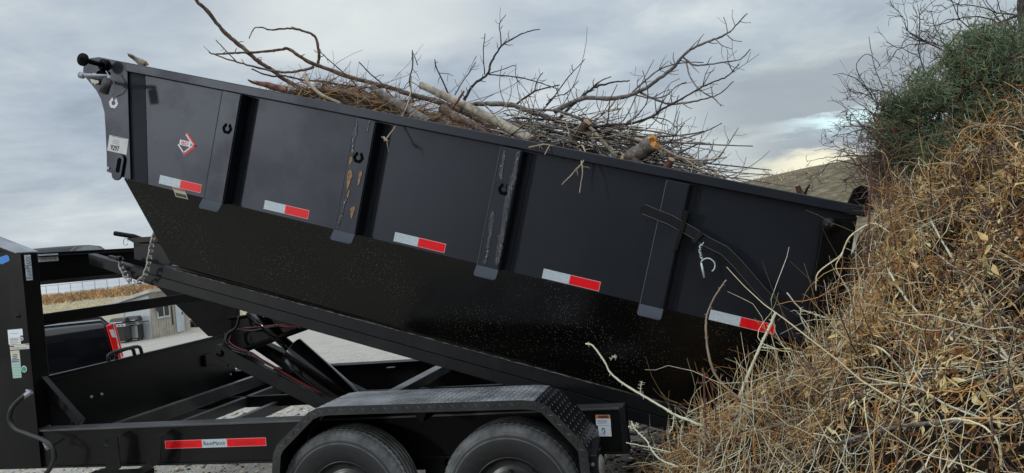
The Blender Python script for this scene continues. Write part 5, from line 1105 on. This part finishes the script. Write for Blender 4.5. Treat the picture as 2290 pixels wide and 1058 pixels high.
# ------------------------------------------------------------------ dry brush mound behind the tailgate
prof = [(-1.0, .02), (-.62, .12), (-.45, .33), (-.24, .58), (0, .68), (.2, .76), (.40, .96), (.58, 1.24), (.70, 1.40), (.82, 1.52), (.98, 1.60), (1.1, 1.66), (1.3, 1.80), (1.6, 1.95), (2.4, 2.06), (3.5, 2.3), (6, 2.6)]
px0 = np.array([p[0] for p in prof]); pz0 = np.array([p[1] for p in prof])
def mh(x, y):
    x = np.asarray(x, float); y = np.asarray(y, float)
    sh = np.clip((y-4.46)/.3, 0, 1)*.42                       # the bed end keeps the heap off its own plane
    tz = np.interp(x-sh, px0, pz0)
    f = np.clip((y-1.5)/(4.25-1.5), 0, 1); f = f**.85
    b = np.clip((y-7.5)/2, 0, 1)
    lump = .05*np.sin(x*2.3+y*5.9+2)+.08*np.sin(x*5.1+y*3.3)+.07*np.sin(x*9.3-y*7.7+1)+.05*np.sin(x*15+y*13)+.03*np.sin(x*31-y*27+2)
    return tz*f*(1-.5*b)+lump*np.clip(tz, 0, 1)*f-.02
mb = MB(); nu, ny = 90, 70; vs = []
for i in range(nu):
    for j in range(ny):
        x = -1.0+7.0*(i/(nu-1))**1.3; y = 1.4+7.6*j/(ny-1); vs.append((x, y, float(mh(x, y))-.05))
mb.smooth = True; mb.add(vs, [(i*ny+j, (i+1)*ny+j, (i+1)*ny+j+1, i*ny+j+1) for i in range(nu-1) for j in range(ny-1)])
tag(mb.build('brush_bank', 'mound_core', recalc=False), kind='structure')
bk = bpy.data.objects['brush_bank']; bk.name = 'bank'
def mound_stalks(n_, xr, yr, lmean, lsd, r, mix, K=8, elev=.35, curl=1.2, th=(0, 3.14), lift=.06, zr=None, dens=None, follow=.22, droop=0):
    x = rng.uniform(*xr, n_); y = rng.uniform(*yr, n_)
    z = mh(x, y)
    if zr: k_ = (z > zr[0]) & (z < zr[1]); x, y, z = x[k_], y[k_], z[k_]; n_ = len(x)
    z = z+rng.uniform(-.05, lift, n_)
    ang = rng.normal(th[0], th[1], n_); el_ = rng.normal(.1, elev, n_); L_ = np.abs(rng.normal(lmean, lsd, n_))+.04; p = np.stack([x, y, z], -1); pts = np.zeros((n_, K, 3))
    c1 = rng.normal(0, curl, n_); c2 = rng.normal(-droop, curl*.6, n_); h0 = z-mh(x, y)
    for k in range(K):
        q = p.copy(); pts[:, k] = q
        st_ = (L_/(K-1))[:, None]; step = st_*np.stack([np.cos(ang)*np.cos(el_), np.sin(ang)*np.cos(el_), np.sin(el_)], -1); p2 = p+step
        dz = (mh(p2[:, 0], p2[:, 1])-mh(p[:, 0], p[:, 1])); p2[:, 2] += np.clip(dz, -.12, .12)*follow; p = p2
        ang = ang+c1/(K-1)+rng.normal(0, .16, n_); el_ = el_+c2/(K-1)+rng.normal(0, .12, n_)
    rad = np.linspace(1, .4, K)[None]*(r*rng.uniform(.6, 1.5, n_))[:, None]
    return stalks(pts, rad, rng.choice(len(mix), n_, p=mix))
SM = ['straw_gold', 'straw_orange', 'straw_pale', 'stem_pale', 'straw_brown', 'stem_dark', 'leaf_rust']
Yr = (3.0, 4.75)
hi, lo_ = (1.05, 2.3), (-.1, 1.25)
ch = [mound_stalks(9000, (-.6, 3.6), (2.0, 4.9), .14, .08, .0017, [.18, .08, .08, .03, .36, .23, .04], K=6, elev=.7, curl=1.8, lift=.05),
      mound_stalks(5200, (.2, 3.4), Yr, .11, .06, .0019, [.34, .18, .20, .02, .14, .08, .04], K=7, elev=.9, curl=3.6, lift=.08, zr=hi),
      mound_stalks(3800, (-.7, .9), (3.6, 4.75), .15, .08, .0014, [.40, .12, .26, .04, .18, 0, 0], K=6, elev=.8, curl=1.5, lift=.05, zr=(.05, 1.3)),
      mound_stalks(2000, (-.4, 3.4), (2.2, 4.5), .45, .25, .0023, [.04, .02, .32, .50, .07, .05, 0], K=11, elev=.24, curl=1.4, th=(0, .8), lift=.14, zr=lo_, follow=.35),
      mound_stalks(1400, (-.2, 3.2), (2.6, 4.6), .26, .14, .0018, [.20, .08, .42, .26, .04, 0, 0], K=10, elev=.6, curl=3.6, lift=.14, zr=(.2, 2.0)),
      mound_stalks(1300, (.3, 3.4), (2.8, 4.6), .36, .2, .0032, [.04, .08, .04, 0, .44, .40, 0], K=9, elev=.8, curl=1.1, lift=.12, zr=(.3, 2.2)),
      mound_stalks(300, (.9, 3.2), (3.6, 4.5), .22, .1, .0017, [.3, .3, .4, 0, 0, 0, 0], K=10, elev=.5, curl=3.5, lift=.12, zr=(1.6, 2.2)),
      mound_stalks(300, (.35, 1.1), (4.0, 4.6), .22, .12, .0016, [.15, .12, .45, .12, .08, .08, 0], K=10, elev=.9, curl=3.2, lift=.18, zr=(.8, 2.0))]
tag(np_object('dry_brush', ch, SM), 'tangled mound of golden dry weeds and pale vines behind the tailgate', kind='stuff')
# dead leaves caught in the brush
def leaves(n_, xr, yr, size, nm, zr=(0, 9), lift=.12, clump=12):
    nc = max(1, n_//clump); cxx = rng.uniform(*xr, nc); cyy = rng.uniform(*yr, nc); ii = rng.integers(0, nc, n_); x = cxx[ii]+rng.normal(0, .045, n_); y = cyy[ii]+rng.normal(0, .045, n_); z = mh(x, y); k_ = (z > zr[0]) & (z < zr[1]); x, y, z = x[k_], y[k_], z[k_]; n_ = len(x); z = z+rng.uniform(0, lift, n_)
    c_ = np.stack([x, y, z], -1); a_ = rng.normal(0, 1, (n_, 3)); a_ /= np.linalg.norm(a_, axis=1, keepdims=True); b_ = rng.normal(0, 1, (n_, 3)); b_ = np.cross(a_, b_); b_ /= np.linalg.norm(b_, axis=1, keepdims=True); nn = np.cross(a_, b_)
    s_ = rng.uniform(*size, n_)[:, None]; w_ = s_*rng.uniform(.15, .42, (n_, 1)); cu_ = s_*rng.uniform(-1, 1, (n_, 1)); cl2 = s_*rng.uniform(.1, .8, (n_, 1))
    V = np.stack([c_-a_*s_, c_-a_*s_*.1-b_*w_+nn*cl2, c_+nn*cu_*.3, c_-a_*s_*.1+b_*w_+nn*cl2, c_+a_*s_*.6-b_*w_*.7+nn*(cu_+cl2*.5), c_+a_*s_+nn*cu_*1.6, c_+a_*s_*.6+b_*w_*.7+nn*(cu_+cl2*.5)], 1).reshape(-1, 3)
    fq = np.array([(0, 1, 2, 3), (2, 1, 4, 5), (2, 5, 6, 3)]); FF = (fq[None]+(np.arange(n_)*7)[:, None, None]).reshape(-1, 4)
    return V, FF, np.repeat(rng.integers(0, nm, n_), 3)
tag(np_object('dead_leaves', [leaves(6500, (.4, 3.6), (2.8, 4.7), (.010, .022), 3, (.8, 2.4)), leaves(1500, (-.5, 3.4), (2.4, 4.6), (.010, .026), 3, (.1, 1.2), .12, 5), leaves(700, (.4, 3.6), (2.6, 4.5), (.018, .034), 2, (.7, 2.3), .16, 3), leaves(6000, (.6, 3.6), (3.2, 4.6), (.007, .016), 3, (1.0, 2.5), .16)], ['leaf_dry', 'leaf_yellow', 'leaf_rust']), 'curled tan and rust dead leaves caught in the dry brush', kind='stuff')

def PM(px, py, off=.05):
    r_ = ray(px, py); y = 1.4
    while y < 5.2:
        t_ = y/r_.y; x = r_.x*t_; z = H+r_.z*t_
        if z < float(mh(x, y)): break
        y += .02
    y = min(y, 4.7)-off; t_ = y/r_.y; return Vector((r_.x*t_, y, H+r_.z*t_))
# single canes that stand out against the trailer
def cane(label, strokes, m_, seed, thorns=14, group='canes sticking out of the brush'):
    on = seed in (6, 7, 8, 9, 10, 16, 17, 24, 25, 26)
    mb = MB(); mb.smooth = True; rr = random.Random(seed)
    for pts, ya_, yb2, r0, r1 in strokes:
        if on: w3 = [PM(x, y, .05+.05*math.sin(math.pi*i/(len(pts)-1))) for i, (x, y) in enumerate(pts)]
        else: w3 = [P(x, y, ya_+(yb2-ya_)*i/(len(pts)-1)) for i, (x, y) in enumerate(pts)]
        path, rad = wand(mb, w3, r0, r1, 7, seed, jit=.0012)
        for _ in range(thorns):
            i = rr.randrange(1, len(path)-1); p = path[i]; d_ = (path[i+1]-path[i-1]).normalized(); s_ = d_.cross(Vector((0, 1, 0)))*rr.choice((-1, 1)); mb.tube([p, p+s_*rr.uniform(.008, .018)+d_*.004], [rad[i]*.6, .0008], 4)
    return tag(mb.build('cane', m_), label, 'cane', group)
cane('thorny whitish cane reaching lowest and farthest left across the bed rails', [([(1310, 769), (1325, 773), (1350, 805), (1366, 835), (1400, 862), (1440, 886), (1480, 910), (1510, 928), (1545, 942), (1590, 960)], 4.3, 4.25, .004, .007), ([(1366, 806), (1371, 797), (1379, 800)], 4.3, 4.28, .0025, .0015), ([(1434, 885), (1432, 870), (1436, 852)], 4.3, 4.3, .0025, .0015), ([(1507, 930), (1504, 955), (1496, 968)], 4.3, 4.28, .0025, .002)], 'stem_pale', 1, 16)
cane('tall bowed pale cane standing left of the last reflective tape', [([(1624, 626), (1607, 650), (1590, 680), (1580, 710), (1579, 745), (1584, 790), (1598, 835), (1625, 868), (1660, 895), (1700, 925)], 4.3, 4.3, .0035, .008)], 'twig_tan', 2, 12)
cane('straight olive cane with a snapped tip crossing the last red tape', [([(1735, 698), (1722, 730), (1700, 775), (1685, 810), (1668, 850), (1652, 890)], 4.3, 4.3, .007, .008), ([(1703, 776), (1720, 779), (1737, 780)], 4.3, 4.28, .003, .002)], 'stem_pale', 3, 10)
cane('upright maroon stem beside the end of the bed rail', [([(1576, 833), (1575, 880), (1577, 930), (1580, 990), (1584, 1062)], 4.2, 4.15, .005, .007), ([(1558, 856), (1575, 857)], 4.2, 4.2, .003, .003)], 'stem_maroon', 4, 6)
cane('second maroon stem just right of the upright one', [([(1582, 838), (1592, 870), (1600, 920), (1596, 990), (1590, 1062)], 4.2, 4.12, .002, .005)], 'stem_maroon', 5, 4)
cane('long pale vine arching down across the middle of the brush', [([(2040, 400), (2065, 450), (2090, 510), (2125, 570), (2150, 620), (2175, 680), (2200, 730), (2235, 775), (2275, 830)], 3.7, 3.5, .004, .006)], 'stem_pale', 6, 2)
cane('long pale vine sweeping right through the lower brush', [([(1965, 560), (1990, 610), (2020, 660), (2060, 705), (2110, 735), (2170, 760), (2230, 790), (2300, 850)], 3.7, 3.4, .004, .005)], 'stem_pale', 7, 2)
cane('dark limb rising right through the golden brush', [([(2050, 690), (2090, 640), (2140, 600), (2190, 570), (2240, 545), (2310, 520)], 3.75, 3.6, .006, .009), ([(2140, 600), (2110, 590), (2060, 580), (2000, 565)], 3.7, 3.8, .004, .003)], 'stem_dark', 8, 2)
cane('thick dark branch low at the right edge of the brush', [([(2190, 685), (2240, 665), (2300, 640)], 3.7, 3.6, .010, .014)], 'stem_dark', 9, 0)
cane('brown forked stem standing in the upper golden brush', [([(2160, 400), (2185, 440), (2200, 490), (2215, 540)], 3.8, 3.75, .005, .008), ([(2196, 480), (2215, 460), (2222, 400), (2216, 330)], 3.8, 3.8, .006, .004)], 'bark_brown', 10, 2)
cane('upright red brown stem at the edge beside the tailgate ear', [([(1946, 330), (1948, 400), (1945, 470), (1940, 560), (1932, 650)], 4.2, 4.2, .004, .006)], 'stem_maroon', 11, 6)
cane('slanting red brown stem right of the tailgate ear', [([(1975, 345), (1985, 420), (1992, 490), (2005, 560)], 4.15, 4.1, .003, .005)], 'stem_maroon', 12, 4)
cane('pale vine looping out over the rear corner post', [([(1760, 655), (1790, 690), (1820, 702), (1850, 712)], 4.25, 4.3, .003, .004), ([(1790, 690), (1795, 720), (1830, 770)], 4.25, 4.3, .003, .003)], 'stem_pale', 13, 4)
cane('curly pale vine hanging beside the hinge pin', [([(1990, 520), (1950, 500), (1900, 530), (1880, 570), (1830, 610), (1825, 650)], 4.2, 4.3, .004, .003), ([(1885, 565), (1870, 600), (1900, 650)], 4.2, 4.25, .003, .002)], 'straw_pale', 14, 6)
cane('thorny greenish cane lying low beside the dark soil', [([(1412, 942), (1420, 960), (1445, 985), (1460, 1010), (1480, 1030), (1520, 1045)], 4.2, 4.15, .003, .005), ([(1405, 953), (1416, 958), (1428, 948)], 4.2, 4.2, .003, .002), ([(1400, 990), (1450, 1000), (1500, 1012)], 4.2, 4.2, .002, .003)], 'stem_pale', 15, 14)
cane('grey branch lying across the bottom of the brush', [([(1500, 1010), (1600, 985), (1700, 962), (1800, 930), (1900, 895), (2000, 850)], 3.95, 3.8, .006, .009)], 'bark_grey', 16, 6)
cane('second grey branch lying lower across the brush', [([(1640, 1050), (1760, 1030), (1880, 990), (1980, 960), (2100, 945), (2300, 935)], 3.75, 3.5, .006, .008)], 'bark_grey', 17, 6)

cane('pale stem running level across the lower right of the brush', [([(1880, 830), (1960, 850), (2060, 862), (2160, 850), (2290, 815)], 0, 0, .003, .004)], 'stem_pale', 24, 3)
cane('pale looping vine in the middle of the lower brush', [([(1800, 790), (1870, 765), (1960, 775), (2020, 830), (2090, 890), (2180, 930), (2285, 960)], 0, 0, .003, .004)], 'stem_pale', 25, 3)
cane('pale vine hooking down near the bottom right corner', [([(2060, 980), (2110, 940), (2180, 945), (2230, 985), (2240, 1050)], 0, 0, .003, .004)], 'straw_pale', 26, 2)
# juniper and bare shrub at the top right
def spray(n_, centres, size, L_, r, mats_n):
    c_ = centres[rng.integers(0, len(centres), n_)]; p = c_+rng.normal(0, 1, (n_, 3))*size
    d = rng.normal(0, 1, (n_, 3)); d[:, 2] = np.abs(d[:, 2])*.8+.2; d /= np.linalg.norm(d, axis=1, keepdims=True); K = 4; pts = np.zeros((n_, K, 3)); ll = rng.uniform(.4, 1.2, n_)*L_
    for k in range(K): pts[:, k] = p; d = d+rng.normal(0, .25, (n_, 3)); d /= np.linalg.norm(d, axis=1, keepdims=True); p = p+d*(ll/(K-1))[:, None]
    rad = np.array([1, 1.1, .8, .2])[None]*(r*rng.uniform(.7, 1.3, n_))[:, None]
    return stalks(pts, rad, rng.integers(0, mats_n, n_))
jp = [(1985, 290), (1995, 330), (2010, 300), (2000, 250), (2030, 240), (2080, 200), (2030, 350), (2080, 370), (2110, 330), (2200, 240), (2260, 170), (2240, 120), (2290, 90),  (2040, 270), (2060, 330), (2090, 300), (2100, 240), (2060, 220), (2130, 180), (2150, 240), (2170, 290), (2120, 340), (2200, 200), (2230, 150), (2250, 210), (2270, 120), (2290, 180), (2290, 250), (2220, 110), (2180, 150), (2050, 380), (2180, 100), (2320, 90), (2340, 160), (2340, 220), (2100, 370), (2160, 330), (2240, 270), (2300, 300), (2140, 130), (2140, 400)]
cen = []
for a, b in jp:
    for _ in range(5): yy = random.uniform(4.6, 5.4); cen.append(tuple(P(a+random.uniform(-22, 22), b+random.uniform(-20, 20), yy)))
cen = np.array(cen); base = P(2120, 420, 5.0)
jn = empty('juniper_shrub', base)
def thicket2(n_):
    c_ = cen[rng.integers(0, len(cen), n_)]+rng.normal(0, .07, (n_, 3)); d = rng.normal(0, 1, (n_, 3))*np.array([1, .4, 1])+np.array([-.6, -.1, .5]); d /= np.linalg.norm(d, axis=1, keepdims=True); K = 6; pts = np.zeros((n_, K, 3)); p = c_; ll = rng.uniform(.08, .26, n_)
    for k in range(K): pts[:, k] = p; d = d+rng.normal(0, .2, (n_, 3)); p = p+d*(ll/(K-1))[:, None]
    return stalks(pts, np.linspace(1, .4, K)[None]*.0018*np.ones((n_, 1)), np.full(n_, 4))
np_object('foliage', [spray(17000, cen, .036, .06, .0026, 4), spray(4500, cen, .08, .06, .0022, 4), thicket2(900)], ['juniper_green', 'juniper_green', 'juniper_light', 'juniper_green', 'straw_brown'], jn)
mb = MB(); mb.smooth = True
for k in range(0, len(cen), 3): q = Vector(cen[k]); mb.tube(catmull([base+Vector((random.uniform(-.3, .3), 0, -.3)), base.lerp(q, .55)+Vector((0, .1, -.06)), q], 3), [.012, .011, .010, .009, .007, .005, .003], 5)
mb.build('stem', 'bark_brown', jn); tag(jn, 'green juniper growing out of the brush at top right', 'shrub')
def bare(name, label, roots, m_, depth=5, seed=1, L0=.32, r0=.007, lean=(0, 0, 1), spread=.6, cat='shrub'):
    rr = random.Random(seed); P_ = []; 
    def grow(p, d, L_, r, k):
        K = 5; pts = [p]; 
        for i in range(K-1):
            d = (d+Vector((rr.gauss(0, .22), rr.gauss(0, .22), rr.gauss(0, .22)))).normalized(); p = p+d*L_/(K-1); pts.append(p)
        P_.append((pts, r, r*.6))
        if k <= 0 or len(P_) > 2600: return
        for q in range(rr.choice((2, 2, 3))):
            s_ = pts[rr.choice((2, 3, 4, 4))]; nd = (d+Vector((rr.gauss(0, spread), rr.gauss(0, spread*.8), rr.gauss(0, spread)))).normalized(); grow(s_, nd, L_*rr.uniform(.55, .85), r*.65, k-1)
    for p, d in roots: grow(p, Vector(d).normalized(), L0*rr.uniform(.8, 1.2), r0, depth)
    n_ = len(P_); A = np.array([[tuple(x) for x in pp] for pp, _, _ in P_]); rad = np.array([np.linspace(a_, b_, 5) for _, a_, b_ in P_]); rad = np.maximum(rad, .0011)
    return tag(np_object(name, [stalks(A, rad, np.zeros(n_, int), 4)], [m_]), label, cat)
def thicket(n_, pxs, Yr_, L_, r, mix, K=8, curl=1.6):
    pk = [pxs[i] for i in rng.integers(0, len(pxs), n_)]; p = np.array([tuple(P(a+rng.normal(0, 22), b+rng.normal(0, 22), rng.uniform(*Yr_))) for a, b in pk])
    d = rng.normal(0, 1, (n_, 3))*np.array([1, .5, 1])+np.array([-.1, 0, .3]); d /= np.linalg.norm(d, axis=1, keepdims=True); cv = rng.normal(0, curl, (n_, 3)); ll = rng.uniform(.4, 1.5, n_)*L_; pts = np.zeros((n_, K, 3))
    for k in range(K): pts[:, k] = p; d = d+cv/K+rng.normal(0, .14, (n_, 3)); d /= np.linalg.norm(d, axis=1, keepdims=True); p = p+d*(ll/(K-1))[:, None]
    return stalks(pts, np.linspace(1, .4, K)[None]*(r*rng.uniform(.6, 1.4, n_))[:, None], rng.choice(len(mix), n_, p=mix))
TP = [(1990, 480), (2000, 450), (2030, 450), (2000, 500), (2040, 440), (2080, 420), (2110, 400), (2140, 370), (2160, 340), (2190, 320), (2230, 290), (2270, 240), (1985, 520), (1975, 560), (1970, 620)]
tag(np_object('dry_thicket', [thicket(1100, TP, (4.25, 4.6), .13, .0016, [.22, .12, .14, .04, .26, .22]), thicket(700, [(1960, 380), (1960, 340), (1975, 310), (1970, 420), (1985, 450), (2000, 400)], (4.5, 4.9), .16, .0014, [.03, .02, .02, 0, .23, .7])], SM[:6]), 'brown leafless thicket between the green juniper and the golden weeds', kind='stuff')
bare('bare_shrub', 'dark bare twiggy shrub spilling left of the juniper', [(P(1960, 400, 4.9), (-.5, -.1, .7)), (P(1975, 330, 4.9), (-.7, 0, .5)), (P(1965, 290, 5.0), (-.6, 0, .6)), (P(1945, 380, 4.8), (-.5, 0, .3)), (P(1990, 260, 5.0), (-.4, 0, .9)), (P(2020, 230, 5.0), (-.3, 0, 1)), (P(1960, 350, 4.8), (-.9, 0, .2))], 'bark_dark', 4, 3, .155, .0042)
bare('bare_shrub', 'bare dark twigs against the sky at the top right corner', [(P(2090, 190, 5.2), (-.4, 0, .9)), (P(2150, 150, 5.2), (-.2, 0, 1)), (P(2200, 120, 5.2), (-.3, 0, 1)), (P(2250, 100, 5.3), (0, 0, 1)), (P(2280, 90, 5.3), (-.4, 0, .8)), (P(2120, 120, 5.2), (-.6, 0, .7)), (P(2240, 60, 5.3), (-.7, 0, .4)), (P(2290, 40, 5.3), (-.8, 0, .4))], 'bark_dark', 4, 9, .24, .005)
bare('bare_shrub', 'thin yellowish bare twigs looping up between shrub and sky', [(P(1975, 300, 4.6), (-.5, 0, 1)), (P(2010, 330, 4.5), (-.2, 0, 1)), (P(1960, 420, 4.4), (-.2, 0, 1))], 'stem_maroon', 3, 14, .22, .0035)
cane('thin curved whip bending over against the sky left of the shrub', [([(1990, 255), (1975, 200), (1955, 145), (1943, 82)], 4.8, 4.8, .003, .0015), ([(1965, 240), (1940, 200), (1915, 150), (1935, 122), (1955, 130), (1970, 150)], 4.8, 4.8, .003, .0012), ([(1950, 215), (1920, 180), (1885, 165), (1862, 168)], 4.8, 4.8, .003, .0012)], 'bark_dark', 20, 1)
cane('bare trunk standing upright at the top right corner', [([(2286, -40), (2284, 20), (2288, 70), (2292, 120)], 5.2, 5.1, .02, .022)], 'bark_dark', 21, 0)
cane('long bare limb slanting across the top right corner', [([(2310, 20), (2250, 45), (2190, 65), (2130, 88)], 5.2, 5.3, .008, .004)], 'bark_dark', 22, 3)
cane('pale broken limb lying in the juniper at the right edge', [([(2240, 155), (2265, 140), (2300, 122)], 4.7, 4.6, .010, .016)], 'bark_grey', 23, 0)
# small shrubs on the far hill crest
for px_, lab in ((1727, 'thin bare bush standing on the crest of the gravel hill'),):
    b = PD(px_, 398, 41); b.z = terrain(b.x, b.y)
    bare('hill_bush', lab, [(b+Vector((random.uniform(-.15, .15), 0, 0)), (random.uniform(-.5, .5), 0, 1)) for _ in range(5)], 'straw_brown', 3, 21, .38, .012, cat='bush')
print('objects', len(bpy.data.objects))
